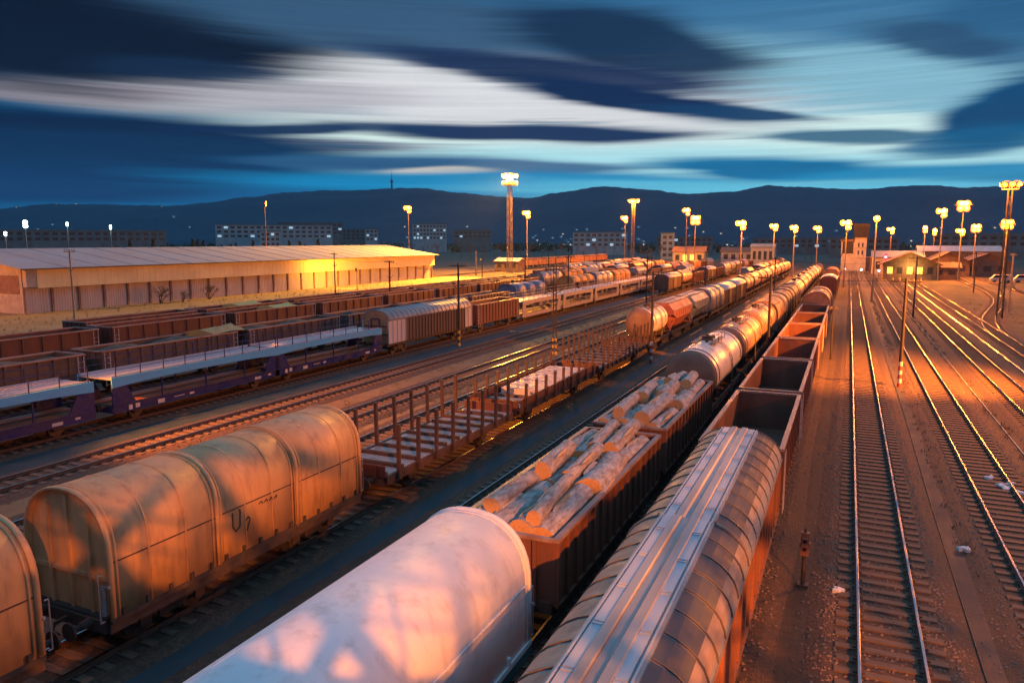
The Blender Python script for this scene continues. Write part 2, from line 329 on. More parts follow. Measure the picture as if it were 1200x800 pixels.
M['insul'] = mat('brown_insulator', (.09,.045,.035), (.05,.03,.025), .35, scale=8)
M['tarp_blue'] = mat('blue_tarpaulin', (.07,.17,.33), (.05,.12,.24), .5, scale=1.3, bump=.3, bscale=3)
M['tarp_orange'] = mat('orange_canvas', (.60,.30,.09), (.48,.22,.07), .6, scale=1.3, bump=.3, bscale=3)
M['tarp_yellow'] = mat('yellow_canvas', (.66,.46,.13), (.55,.36,.10), .6, scale=1.3)
M['fabric_grey'] = mat('grey_bridge_steel', (.14,.15,.16), (.2,.2,.21), .5, .3, scale=2)

# ------------------------------------------------------------------ ground, hills, tracks
SODIUM = (1.0, .245, .018)
GOLD = (1.0, .37, .03)
def sheet(name, x0, x1, y0, y1, z, m, nx=1, ny=1, wob=0.0, seed=0):
    mb = MB(); vs = []; r2 = random.Random(seed)
    for j in range(ny + 1):
        wl, wr = (r2.uniform(-wob, wob), r2.uniform(-wob, wob)) if wob else (0, 0)
        for i in range(nx + 1):
            t = i / nx; vs.append((x0 + wl + (x1 + wr - x0 - wl)*t, y0 + (y1-y0)*j/ny, z))
    fs = [(j*(nx+1)+i, j*(nx+1)+i+1, (j+1)*(nx+1)+i+1, (j+1)*(nx+1)+i) for j in range(ny) for i in range(nx)]
    return tag(mb.add(vs, fs).build(name, m), kind='structure')
mb = MB(); n = 64
vs = [(0, 150, -.30)] + [(6000*math.cos(2*PI*i/n), 6000*math.sin(2*PI*i/n), -.30) for i in range(n)]
g = mb.add(vs, [(0, i+1, (i+1) % n + 1) for i in range(n)]).build('ground', M['dirt']); tag(g, kind='structure')
sheet('far_ground', -1600, 900, 420, 5000, -.292, M['far_ground'])
sheet('far_ground', -2200, -146, -60, 420, -.292, M['far_ground'])
sheet('grass_verge', -145, -62, -20, 420, -.288, M['grassland'], 1, 40, 1.2, 3)
sheet('sandy_strip', -32.0, -28.9, -10, 360, -.286, M['sand'], 1, 60, .35, 4)
sheet('sandy_strip', -25.9, -24.4, -10, 360, -.286, M['sand'], 1, 60, .2, 5)
sheet('sandy_verge', 18.2, 60, 40, 330, -.288, M['verge'], 1, 50, 1.0, 6)
sheet('asphalt_path', -15.75, -13.72, -10, 330, -.282, M['asphalt'], 1, 90, .10, 7)
sheet('asphalt_path', -37.0, -34.9, -10, 330, -.282, M['asphalt'], 1, 60, .15, 8)
sheet('asphalt_path', 3.25, 4.5, -10, 330, -.284, M['asphalt_brown'], 1, 60, .2, 10)

CREST = [(-95,1.2),(-66.47,1.53),(-61.06,1.7),(-58.47,1.86),(-55.7,2.25),(-52.78,2.37),(-48.63,2.4),(-46.43,2.62),(-43.57,3.09),(-40.63,3.5),(-38.21,3.66),(-32.61,3.74),(-30.71,3.81),(-28.14,3.58),(-24.91,3.27),(-22.97,3.2),(-21.03,3.58),(-17.83,4.0),(-14.03,3.78),(-11.54,3.44),(-9.71,3.47),(-7.91,3.5),(-5.57,3.82),(-3.28,3.7),(0.03,3.5),(3.17,3.41),(5.65,3.44),(7.55,3.42),(9.82,3.44),(14.02,3.31),(19.56,2.63),(45,1.5)]
def crest(a):
    for (a0, e0), (a1, e1) in zip(CREST, CREST[1:]):
        if a0 <= a <= a1:
            t = (a - a0)/(a1 - a0); t = t*t*(3-2*t)*.5 + t*.5; return e0 + (e1 - e0)*t
    return 1.2
RC = 4200.0
def hill_z(a, r):
    top = (RC*math.tan(R(crest(a))) + 10.4)
    t = (r - 1700)/(RC - 1700)
    if t < 0: return -1.0
    if t <= 1: s = t*t*(3 - 2*t)*.45 + t*.55
    else: s = max(0, 1 - (t - 1)*.8)
    x, y = r*math.sin(R(a)), r*math.cos(R(a))
    f = noise.noise((x*.0021, y*.0021, 3.1))*48*min(1, t*2)*(1 - min(1, t)**6) + noise.noise((x*.03, y*.03, 1.7))*6.0
    return -1 + s*top + f*(1 if t > .02 else 0)
mb = MB(); azs = [-92 + .22*i for i in range(int(135/.22))]; rs = [1650 + 85*i for i in range(36)]
vs = [(r*math.sin(R(a)), r*math.cos(R(a)), hill_z(a, r)) for r in rs for a in azs]; na = len(azs)
fs = [(j*na+i, j*na+i+1, (j+1)*na+i+1, (j+1)*na+i) for j in range(len(rs)-1) for i in range(na-1)]
tag(mb.add(vs, fs, 0, True).build('hills', M['hill']), kind='structure')

# a railway track: ballast bed, sleepers, two rails
Y0, Y1 = -15.0, 340.0
def rail_pts(mb, pts):
    """flat-bottomed rail along a list of points on its centre line"""
    prof = [(-.07,-.160),(.07,-.160),(.07,-.145),(.012,-.12),(.012,-.045),(.036,-.035),(.036,-.006),(.026,0),(-.026,0),(-.036,-.006),(-.036,-.035),(-.012,-.045),(-.012,-.12),(-.07,-.145)]
    n = len(prof); rows = []
    for i, p in enumerate(pts):
        a = pts[max(0, i-1)]; b = pts[min(len(pts)-1, i+1)]; d = Vector((b[0]-a[0], b[1]-a[1], 0)).normalized(); nx, ny = d.y, -d.x
        rows.append([(p[0] + nx*u, p[1] + ny*u, w) for u, w in prof])
    vs = [v for r in rows for v in r]
    for k in range(len(rows)-1):
        for i in range(n):
            mb.add([], [])
    o = len(mb.v); mb.v += vs
    for k in range(len(rows)-1):
        for i in range(n):
            j = (i+1) % n; mb.f.append((o+k*n+i, o+(k+1)*n+i, o+(k+1)*n+j, o+k*n+j)); mb.m.append(0 if i in (6, 7, 8) else 1); mb.s.append(False)
    return mb
def offset(pts, u):
    out = []
    for i, p in enumerate(pts):
        a = pts[max(0, i-1)]; b = pts[min(len(pts)-1, i+1)]; d = Vector((b[0]-a[0], b[1]-a[1], 0)).normalized()
        out.append((p[0] + d.y*u, p[1] - d.x*u))
    return out
def along(pts, step):
    out = []; carry = 0
    for p, q in zip(pts, pts[1:]):
        p, q = Vector(p), Vector(q); L_ = (q-p).length; t = carry
        while t < L_: out.append((p + (q-p)*t/L_, (q-p).normalized())); t += step
        carry = t - L_
    return out
def track(pts, seed, stp=.62):
    t = bpy.data.objects.new('railway_track', None); COL.objects.link(t); t['kind'] = 'structure'
    r2 = random.Random(seed)
    fine = pts if len(pts) > 2 else [(pts[0][0], pts[0][1] + (pts[1][1]-pts[0][1])*i/40) for i in range(41)]
    mb = MB(); vs = []
    for i, p in enumerate(fine):
        a = fine[max(0, i-1)]; b = fine[min(len(fine)-1, i+1)]; d = Vector((b[0]-a[0], b[1]-a[1], 0)).normalized()
        for u, z in ((-2.1, -.296), (-1.62, -.205), (1.62, -.205), (2.1, -.296)):
            u2 = u + (r2.uniform(-.12, .12) if abs(u) > 2 else 0); vs.append((p[0] + d.y*u2, p[1] - d.x*u2, z))
    fs = [(k*4+i, k*4+i+1, (k+1)*4+i+1, (k+1)*4+i) for k in range(len(fine)-1) for i in range(3)]
    mb.add(vs, fs).build('ballast_bed', M['ballast'], t)
    mb = MB(); rots = 0
    for c, d in along(pts, stp):
        nx, ny = d.y, -d.x; w = 1.30 + r2.uniform(-.03, .03); hw = .125; sk = r2.uniform(-.02, .02); z1 = -.158 + r2.uniform(-.006, .0); 
        q = []
        for z in (-.24, z1):
            for su, sv in ((-1,-1),(1,-1),(1,1),(-1,1)):
                q.append((c.x + nx*w*su + d.x*(hw*sv + sk*su), c.y + ny*w*su + d.y*(hw*sv + sk*su), z))
        mb.add(q, [(4,5,6,7),(0,1,5,4),(1,2,6,5),(2,3,7,6),(3,0,4,7)])
    s = mb.build('sleepers', M['sleeper'], t); s['kind'] = 'stuff'
    mb = MB()
    for c, d in along(pts, stp):
        if c.y > 110: break
        nx, ny = d.y, -d.x
        for u in (-.85, -.66, .66, .85):
            x, y = c.x + nx*u, c.y + ny*u; mb.box(x-.05, x+.05, y-.06, y+.06, -.165, -.118)
    if mb.v:
        f = mb.build('rail_fastenings', M['rail_side'], t); f['kind'] = 'stuff'
    for u in (-.753, .753):
        rail_pts(MB(), offset(pts, u)).build('rail', [M['rail_head'], M['rail_side']], t)
    return t
TX = dict(A=-3.2, B=-7.8, E0=-12.75, C=-17.5, D1=-22.55, D2=-27.2, E=-33.0, F=-39.0, G=-46.6, H=-57.0, I=-62.5, J=-68.0, K=-73.5, T1=1.55, T2=6.2, T3=11.05, T4=15.8)
for i, (k, x) in enumerate(TX.items()): track([(x, Y0), (x, Y1)], i + 20)
# the turnout curving off the rightmost track
bp = [(15.8, 96), (16.1, 104), (16.9, 112), (18.4, 122), (20.8, 134), (23.4, 147), (25.6, 162), (27.0, 180), (27.6, 205), (27.8, 240), (27.8, 300)]
track(bp, 60).location.z = .004
track([(33.5, 60), (33.5, 300)], 61)
# cable duct, guard rail and thin cable lying beside the tracks
for (x, w, h, nm) in ((13.55, .16, .10, 'cable_duct'), (3.05, .07, .05, 'cable_duct'), (8.6, .05, .04, 'cable_duct'), (-2.0 + .0, .0, 0, None)):
    if not nm: continue
    tag(MB().box(x - w/2, x + w/2, Y0, Y1, -.31, -.285 + h).build(nm, M['rail_head'] if x > 13 else M['concrete']), kind='structure')
tag(MB().tube([(3.65 + .03*math.sin(y*.15), y, -.262) for y in range(8, 160, 4)], .018).build('ground_cable', M['pole_dark']), 'thin dark cable lying on the ground right of the empty track', 'cable')
# loose ballast stones scattered beside the tracks near the bridge
mb = MB()
for i in range(17000):
    x0 = rnd.choice((1.55, 1.55, 1.55, 6.2, 6.2, 11.05, -3.2)); y = 9 + 52*rnd.random()**1.7
    side = rnd.choice((-1, 1)); x = x0 + side*(1.25 + abs(rnd.gauss(0, .42))) if rnd.random() < .6 else x0 + rnd.uniform(-1.2, 1.2)
    z = -.205 if abs(x - x0) < 1.6 else -.30 + max(0, .09*(2.1 - abs(x-x0))/.5); r = rnd.uniform(.02, .062)
    p = [(x + r*rnd.uniform(.6, 1.2)*math.cos(a), y + r*rnd.uniform(.6, 1.2)*math.sin(a), z + rnd.uniform(-.01, .01)) for a in (0.2, 1.5, 2.7, 3.9, 5.2)]
    mb.add(p + [(x + rnd.uniform(-.01, .01), y, z + r*.9)], [(i_, (i_+1) % 5, 5) for i_ in range(5)])
tag(mb.build('gravel', M['stone']), 'loose ballast stones scattered along the sleeper ends', 'gravel', kind='stuff')
# tufts of dry grass on the sandy strips and verges
mb = MB()
def tuft(x, y, h):
    for _ in range(7):
        a = rnd.uniform(0, 2*PI); l = rnd.uniform(.4, 1)*h; w = .012 + .01*h; dx, dy = math.cos(a), math.sin(a); bx, by = x + rnd.uniform(-.12, .12), y + rnd.uniform(-.12, .12)
        mb.add([(bx - dy*w, by + dx*w, -.29), (bx + dy*w, by - dx*w, -.29), (bx + dx*l*.6, by + dy*l*.6, -.29 + l)], [(0, 1, 2)])
for _ in range(1500): tuft(rnd.uniform(-108, -62), rnd.uniform(30, 210), rnd.uniform(.25, .7))
for _ in range(900): tuft(rnd.choice((-30.4 + rnd.uniform(-1.3, 1.3), -25.1 + rnd.uniform(-.5, .5))), rnd.uniform(12, 160), rnd.uniform(.12, .35))
for _ in range(900): tuft(rnd.choice((rnd.uniform(8.3, 9.0), rnd.uniform(18, 32), rnd.uniform(4.0, 4.6))), rnd.uniform(26, 150), rnd.uniform(.1, .4))
tag(mb.build('grass', M['leaf_dry']), 'dry grass tufts on the sandy strips between tracks', 'grass', kind='stuff')

# ------------------------------------------------------------------ wagons (origin: wagon centre on the rail tops, long side along y)
def wheelset_mb(y):
    mb = MB().cyl((-.9, y, .46), (.9, y, .46), .08, n=10)
    for s in (-1, 1):
        mb.cyl((s*.69, y, .46), (s*.82, y, .46), .46, n=24); mb.cyl((s*.66, y, .46), (s*.69, y, .46), .49, n=24)
        mb.cyl((s*.82, y, .46), (s*.86, y, .46), .16, n=12)
    return mb
def chassis(root, Lg, zt, kind='axle', w=1.22, m='steel_dark', wb=None, sole=.26):
    """sole bars, head stocks, wheels, buffers and hooks under a wagon of length Lg with its floor at zt"""
    h = Lg/2
    mb = MB()
    for s in (-1, 1):
        mb.box(s*w - .05, s*w + .05, -h, h, zt - sole, zt); mb.box(s*(w+.05) - .0, s*(w+.05) + s*.05, -h, h, zt - .04, zt - .005)
        mb.box(s*w - .0, s*w + s*.10, -h, h, zt - sole, zt - sole + .03)
    for s in (-1, 1): mb.box(-w - .15, w + .15, s*h - .07, s*h + .07, zt - sole - .06, zt + .002)
    k = -h + 1.5
    while k < h - 1: mb.box(-w + .05, w - .05, k - .05, k + .05, zt - sole + .02, zt - .03); k += 1.6
    mb.cyl((-.4, -.8, zt - .55), (-.4, .8, zt - .55), .22, n=14); mb.bar((.5, -h + 1, zt - .45), (.5, h - 1, zt - .45), .05)
    mb.box(-.9, .9, h*.25 - .15, h*.25 + .15, zt - .6, zt - .3)
    mb.build('underframe', M[m], root)
    for sy in (-1, 1):
        for sx_ in (-1, 1):
            b = MB().cyl((sx_*.87, sy*(h+.07), 1.05), (sx_*.87, sy*(h+.36), 1.05), .13, .10, n=14).cyl((sx_*.87, sy*(h+.34), 1.05), (sx_*.87, sy*(h+.62), 1.05), .075, n=12).cyl((sx_*.87, sy*(h+.60), 1.05), (sx_*.87, sy*(h+.65), 1.05), .24, n=18)
            b.build('buffer', M['steel_dark'], root)
        MB().bar((0, sy*h, 1.0), (0, sy*(h+.42), .98), .06, .09).tube([(0, sy*(h+.40), .98), (.0, sy*(h+.45), .8), (0, sy*(h+.3), .62)], .025).build('coupling_hook', M['steel_dark'], root)
    wb = wb or (h - 2.0)
    if kind == 'axle':
        for sy in (-1, 1):
            wheelset_mb(sy*wb).build('wheelset', M['wheel'], root)
            mb = MB()
            for s in (-1, 1):
                mb.box(s*.94 - .07, s*.94 + .07, sy*wb - .16, sy*wb + .16, .32, .62)
                for k in range(5): mb.box(s*.94 - .05, s*.94 + .05, sy*wb - .65 + k*.10, sy*wb + .65 - k*.10, .64 + k*.028, .664 + k*.028)
                mb.bar((s*.94, sy*wb - .62, .66), (s*1.1, sy*wb - .8, zt - sole), .05); mb.bar((s*.94, sy*wb + .62, .66), (s*1.1, sy*wb + .8, zt - sole), .05)
                mb.add([(s*1.0, sy*wb - .5, zt - sole), (s*1.0, sy*wb + .5, zt - sole), (s*1.0, sy*wb + .2, .34), (s*1.0, sy*wb - .2, .34), (s*1.03, sy*wb - .5, zt - sole), (s*1.03, sy*wb + .5, zt - sole), (s*1.03, sy*wb + .2, .34), (s*1.03, sy*wb - .2, .34)], [(0,1,2,3),(7,6,5,4),(0,3,7,4),(1,5,6,2),(2,6,7,3)])
            mb.build('axle_guard', M['steel_dark'], root)
    else:
        for sy in (-1, 1):
            mb = MB()
            for s in (-1, 1):
                mb.prism([(s*.98, .50), (s*1.06, .50), (s*1.06, .66), (s*.98, .66)], sy*wb - 1.25, sy*wb + 1.25)
                mb.box(s*1.02 - .06, s*1.02 + .06, sy*wb - .45, sy*wb + .45, .36, .78)
                for q in (-.9, .9): mb.box(s*1.02 - .09, s*1.02 + .09, sy*wb + q - .17, sy*wb + q + .17, .34, .70)
            mb.box(-.98, .98, sy*wb - .18, sy*wb + .18, .52, zt - sole + .01)
            f = mb.build('bogie', M['steel_dark'], root)
            for q in (-.9, .9): wheelset_mb(sy*wb + q).build('wheelset', M['wheel'], f)
        w = w

def arch(hw, z0, zs, zt, n=18):
    """hood outline: upright sides from z0 to zs, then a rounded crown up to zt"""
    pts = [(hw, z0)]
    for i in range(n + 1):
        t = PI*i/n; e = .86
        c, s_ = math.cos(t), math.sin(t)
        pts.append((hw*math.copysign(abs(c)**e, c), zs + (zt - zs)*abs(s_)**e))
    pts.append((-hw, z0)); return pts

def open_wagon(label, m='oxide', Lg=10.1, zt=3.1, hw=1.40, load=None, group=None, name='gondola_wagon', zf=1.25, pitch=1.15, inner='rust_in', loadz=2.6, ladder=True):
    r = thing(name, label, 'freight wagon', group=group); h = Lg/2
    chassis(r, Lg, zf, m='steel_dark')
    MB().box(-hw + .02, hw - .02, -h + .02, h - .02, zf + .003, zf + .06).build('floor', M[inner], r)
    n = max(3, round(Lg/pitch))
    for s in (-1, 1):
        mb = MB(); a, b = sorted((s*hw, s*(hw - .05)))
        mb.box(a, b, -h, h, zf - .12, zt - .1, 0)
        for i in range(n + 1):
            y = -h + .07 + (Lg - .14)*i/n; c, d = sorted((s*(hw + .001), s*(hw + .085)))
            mb.box(c, d, y - .055, y + .055, zf - .1, zt - .102, 0)
        mb.box(min(s*(hw-.07), s*(hw+.10)), max(s*(hw-.07), s*(hw+.10)), -h - .02, h + .02, zt - .1, zt, 1)
        mb.box(min(s*(hw+.0005), s*(hw+.07)), max(s*(hw+.0005), s*(hw+.07)), -h, h, zf - .16, zf - .12, 0)
        mb.build('side_wall', [M[m], M['rim']], r)
        mb = MB(); y = s*h
        mb.box(-hw + .05, hw - .05, min(y, y - s*.05), max(y, y - s*.05), zf - .1, zt - .1, 0)
        for x in (-.9, -.3, .3, .9): mb.box(x - .05, x + .05, min(y + s*.001, y + s*.08), max(y + s*.001, y + s*.08), zf - .1, zt - .1, 0)
        mb.box(-hw + .07, hw - .07, y - .07, y + .09 if s > 0 else y + .07, zt - .098, zt - .003, 1)
        mb.build('end_wall', [M[m], M['rim']], r)
    if ladder:
        for y in (-h + .35, h - .35):
            mb = MB()
            for q in (-.2, .2): mb.bar((hw + .13, y + q, .7), (hw + .13, y + q, zt - .15), .035)
            for k in range(6): mb.bar((hw + .13, y - .2, .8 + .36*k), (hw + .13, y + .2, .8 + .36*k), .025)
            mb.build('ladder', M['end_white'], r)
    if load:
        mb = MB(); r2 = random.Random(len(label)); nx, ny = 9, 34; vs = []
        for j in range(ny + 1):
            for i in range(nx + 1):
                x = (-hw + .06) + (2*hw - .12)*i/nx; y = (-h + .06) + (Lg - .12)*j/ny
                e = min(1, 2.2*min(i, nx - i)/nx)*min(1, 9*min(j, ny - j)/ny)
                vs.append((x, y, loadz + .42*e + .16*math.sin(y*1.3) * e + r2.uniform(-.05, .05)))
        mb.add(vs, [(j*(nx+1)+i, j*(nx+1)+i+1, (j+1)*(nx+1)+i+1, (j+1)*(nx+1)+i) for j in range(ny) for i in range(nx)], 0, True)
        mb.build('load', M[load], r)
    return r

def hood_wagon(label, m='hood_tan', Lg=10.5, hw=1.48, z0=1.15, zs=2.75, zt=4.15, skirt='steel_dark', group=None, marks=False, name='hood_wagon', nseam=2, endm=None, rings=True):
    r = thing(name, label, 'freight wagon', group=group); h = Lg/2
    chassis(r, Lg, 1.14, 'bogie' if Lg > 9.5 else 'axle', wb=h - 2.2)
    MB().box(-hw + .1, hw - .1, -h, h, 1.143, 1.20).build('floor', M['steel_dark'], r)
    secs = [(-h, h, 0)] if not rings else [(-h, -h + Lg/3 + .10, .05), (-h + Lg/3 - .02, h - Lg/3 + .02, .0), (h - Lg/3 - .10, h, .05)]
    for (a, b, e) in secs:
        mb = MB(); po = arch(hw + e, z0, zs, zt + e); ip = arch(hw + e - .03, z0, zs, zt + e - .03)
        mb.shell(po, ip, a, b, 0, True)
        # folded rings at the ends of each section, thin seams between
        for y, w, d in ((a + .07, .07, .035), (b - .07, .07, .035), (a + .24, .03, .018), (b - .24, .03, .018)):
            mb.shell(arch(hw + e + d, z0 - .01, zs, zt + e + d), arch(hw + e - .01, z0 - .01, zs, zt + e - .01), y - w, y + w, 0, True)
        for k in range(nseam):
            y = a + (b - a)*(k + 1)/(nseam + 1)
            mb.shell(arch(hw + e + .016, z0, zs, zt + e + .016), arch(hw + e - .01, z0, zs, zt + e - .01), y - .028, y + .028, 0, True)
        # a fold running along the sides, and the bottom rail
        for s in (-1, 1):
            x = s*(hw + e); mb.box(min(x - s*.01, x + s*.014), max(x - s*.01, x + s*.014), a + .02, b - .02, 2.60, 2.635, 1)
            mb.box(min(x - s*.01, x + s*.05), max(x - s*.01, x + s*.05), a + .01, b - .01, z0 - .06, z0 + .06, 1)
            for k in range(5):
                y = a + (b - a)*(k + .5)/5; mb.box(min(x, x + s*.055), max(x, x + s*.055), y - .05, y + .05, z0 + .06, z0 + .24, 1)
        mb.build('hood_section', [M[m], M[skirt] if skirt != 'teal' else M[m]], r)
    for s in (-1, 1):
        mb = MB(); y = s*(h - .16)
        mb.prism(arch(hw + .02, z0, zs, zt + .02), min(y, y - s*.04), max(y, y - s*.04), 0)
        for x, top in ((-.75, 3.72), (0.0, 4.04), (.75, 3.72)):
            mb.box(x - .05, x + .05, min(y + s*.001, y + s*.07), max(y + s*.001, y + s*.07), z0 + .02, top + (zt - 4.15), 0)
        mb.box(-hw + .1, hw - .1, min(y + s*.0005, y + s*.06), max(y + s*.0005, y + s*.06), 2.1, 2.2, 0)
        mb.build('end_wall', M[endm or m], r)
        # lock and handrails at the corners
        mb = MB()
        for x in (-1, 1):
            X = x*(hw - .12); mb.cyl((X, s*(h + .02), 1.3), (X, s*(h + .02), 2.0), .07, n=10); mb.bar((X - x*.1, s*(h + .02), 2.0), (X + x*.22, s*(h + .02), 2.06), .06)
            mb.tube([(X + x*.1, s*(h + .12), 1.2), (X + x*.1, s*(h + .22), 1.2), (X + x*.1, s*(h + .22), 2.4), (X + x*.1, s*(h + .12), 2.4)], .018)
        mb.build('lock_lever', M['hood_grey'], r)
    mb = MB()
    for s in (-1, 1):
        x = s*(hw + .02); mb.box(min(x, x - s*.06), max(x, x - s*.06), -h, h, .82, z0 - .05, 0)
    mb.build('skirt', M[skirt], r)
    if marks:
        X = hw + .012
        MB().box(X - .01, X + .004, -3.15, -2.75, 2.02, 2.48).build('label_plate', M['plate'], r)
        mb = MB()
        def stroke(p, w=.035):
            for a, b in zip(p, p[1:]): mb.bar((X + .002, a[0], a[1]), (X + .002, b[0], b[1]), .008, w)
        c = -.75
        stroke([(c - .32, 2.52), (c - .33, 2.1), (c - .22, 1.92), (c - .05, 2.02), (c - .02, 2.45), (c - .04, 2.55)], .05)
        stroke([(c + .18, 2.12), (c + .30, 2.2), (c + .36, 2.1), (c + .28, 1.92), (c + .22, 1.78)], .045)
        for k in range(4): stroke([(c + .75 + .22*k, 2.44 - .02*k), (c + .86 + .22*k, 2.5), (c + .92 + .2*k, 2.4)], .03)
        for k in range(4): stroke([(-4.0, 1.72 - .09*k), (-3.4 - .1*(k % 2), 1.76 - .09*k)], .03)
        stroke([(-4.15, 1.55), (-4.25, 1.3), (-4.1, 1.22)], .05)
        for k in range(3): stroke([(2.2 + .3*k, 2.36), (2.22 + .3*k, 2.1), (2.36 + .3*k, 2.22)], .028)
        mb.build('painted_writing', M['marking'], r)
    return r

def hatch_wagon(label, Lg=20.0, group=None):
    r = thing('hatch_roof_wagon', label, 'freight wagon', group=group); h = Lg/2; hw = 1.40
    chassis(r, Lg, 1.14, 'bogie', wb=h - 2.6)
    n = 22
    for s in (-1, 1):
        mb = MB(); x = s*hw; mb.box(min(x, x - s*.06), max(x, x - s*.06), -h, h, 1.05, 2.80, 0)
        for i in range(n + 1):
            y = -h + .1 + (Lg - .2)*i/n; mb.box(min(x + s*.001, x + s*.06), max(x + s*.001, x + s*.06), y - .05, y + .05, 1.06, 2.78, 0)
        mb.box(min(x - s*.03, x + s*.08), max(x - s*.03, x + s*.08), -h, h, 2.80, 2.88, 1)
        mb.box(min(x - s*.03, x + s*.07), max(x - s*.03, x + s*.07), -h, h, .98, 1.05, 0)
        mb.build('side_wall', [M['orange_wall'], M['roof_tan']], r)
        y = s*h; mb = MB().prism([(1.34, 1.05), (1.34, 2.83), (1.12, 3.30), (.62, 3.62), (-.62, 3.62), (-1.12, 3.30), (-1.34, 2.83), (-1.34, 1.05)], min(y, y - s*.06), max(y, y - s*.06), 0)
        for x in (-.8, 0, .8): mb.box(x - .05, x + .05, min(y + s*.001, y + s*.07), max(y + s*.001, y + s*.07), 1.05, 3.2, 0)
        mb.build('end_wall', M['orange_wall'], r)
    prof = [(1.43, 2.86), (1.40, 3.02), (1.32, 3.22), (1.20, 3.38), (1.04, 3.52), (.84, 3.64), (.63, 3.72)]
    prof2 = prof + [(.63, 3.76), (.30, 3.80), (.27, 3.84), (.10, 3.85), (.06, 3.80)]
    full = prof2 + [(-x, z) for x, z in reversed(prof2)]
    for (a, b, e) in ((-h - .05, .12, .035), (-.02, h + .05, 0.0)):
        mb = MB()
        def prof_e(d): return [(x + math.copysign(d*.8, x), z + d) for x, z in full]
        mb.shell(prof_e(e), prof_e(e - .03), a, b, 0, False)
        # raised walkway strips on the crown
        for s in (-1, 1):
            mb.box(min(s*.32, s*.52), max(s*.32, s*.52), a + .05, b - .05, 3.795 + e, 3.812 + e, 1)
            mb.box(min(s*.565, s*.60), max(s*.565, s*.60), a + .02, b - .02, 3.765 + e, 3.80 + e, 1)
        m_ = max(1, round((b - a)/.93)); stp = (b - a)/m_
        for s in (-1, 1):
            for i in range(m_ + 1):
                y = a + stp*i
                yb = min(max(y, a + .03), b - .03)
                for (x0, z0), (x1, z1) in zip(prof, prof[1:]):
                    mb.bar((s*(x0 + e*.8 + .012), yb, z0 + e + .015), (s*(x1 + e*.8 + .012), yb, z1 + e + .015), .028, .036, 2)
            # dark hatch plates set in the upper slope, warm lower slope
            for i in range(m_):
                y0, y1 = a + stp*i + .06, a + stp*(i+1) - .06
                for (p, q, mi) in ((3, 6, 3), (1, 3, 4)):
                    if s < 0 and mi == 3: mi = 4
                    for k in range(p, q):
                        (x0, z0), (x1, z1) = prof[k], prof[k+1]; d = e + .006
                        mb.add([(s*(x0 + d), y0, z0 + d), (s*(x0 + d), y1, z0 + d), (s*(x1 + d), y1, z1 + d), (s*(x1 + d), y0, z1 + d)], [(0, 1, 2, 3) if s > 0 else (3, 2, 1, 0)], mi, True)
        k = 0
        y = a + 1.0
        while y < b - .6:
            for x in (-.42, .42):
                mb.box(x - .09, x + .09, y - .02, y + .02, 3.813 + e, 3.835 + e, 1); mb.box(x - .09, x + .09, y + .09, y + .13, 3.813 + e, 3.835 + e, 1)
            y += 1.55
        mb.build('roof_section', [M['roof_grey'], M['roof_light'], M['roof_rib'], M['roof_hatch'], M['roof_tan']], r)
    # the bent lap bar where the two roof halves meet
    mb = MB()
    pts = [(x + math.copysign(.05, x), .14, z + .06) for x, z in prof + [(.62, 3.79)]]
    mb.tube([(p[0], p[1], p[2]) for p in pts], .028, 8); mb.tube([(p[0], p[1] + .14, p[2] - .03) for p in pts], .022, 8)
    mb.build('lap_bar', M['roof_tan'], r)
    MB().tube([(-p[0], p[1], p[2]) for p in pts], .028, 8).build('lap_bar', M['roof_tan'], r)
    return r

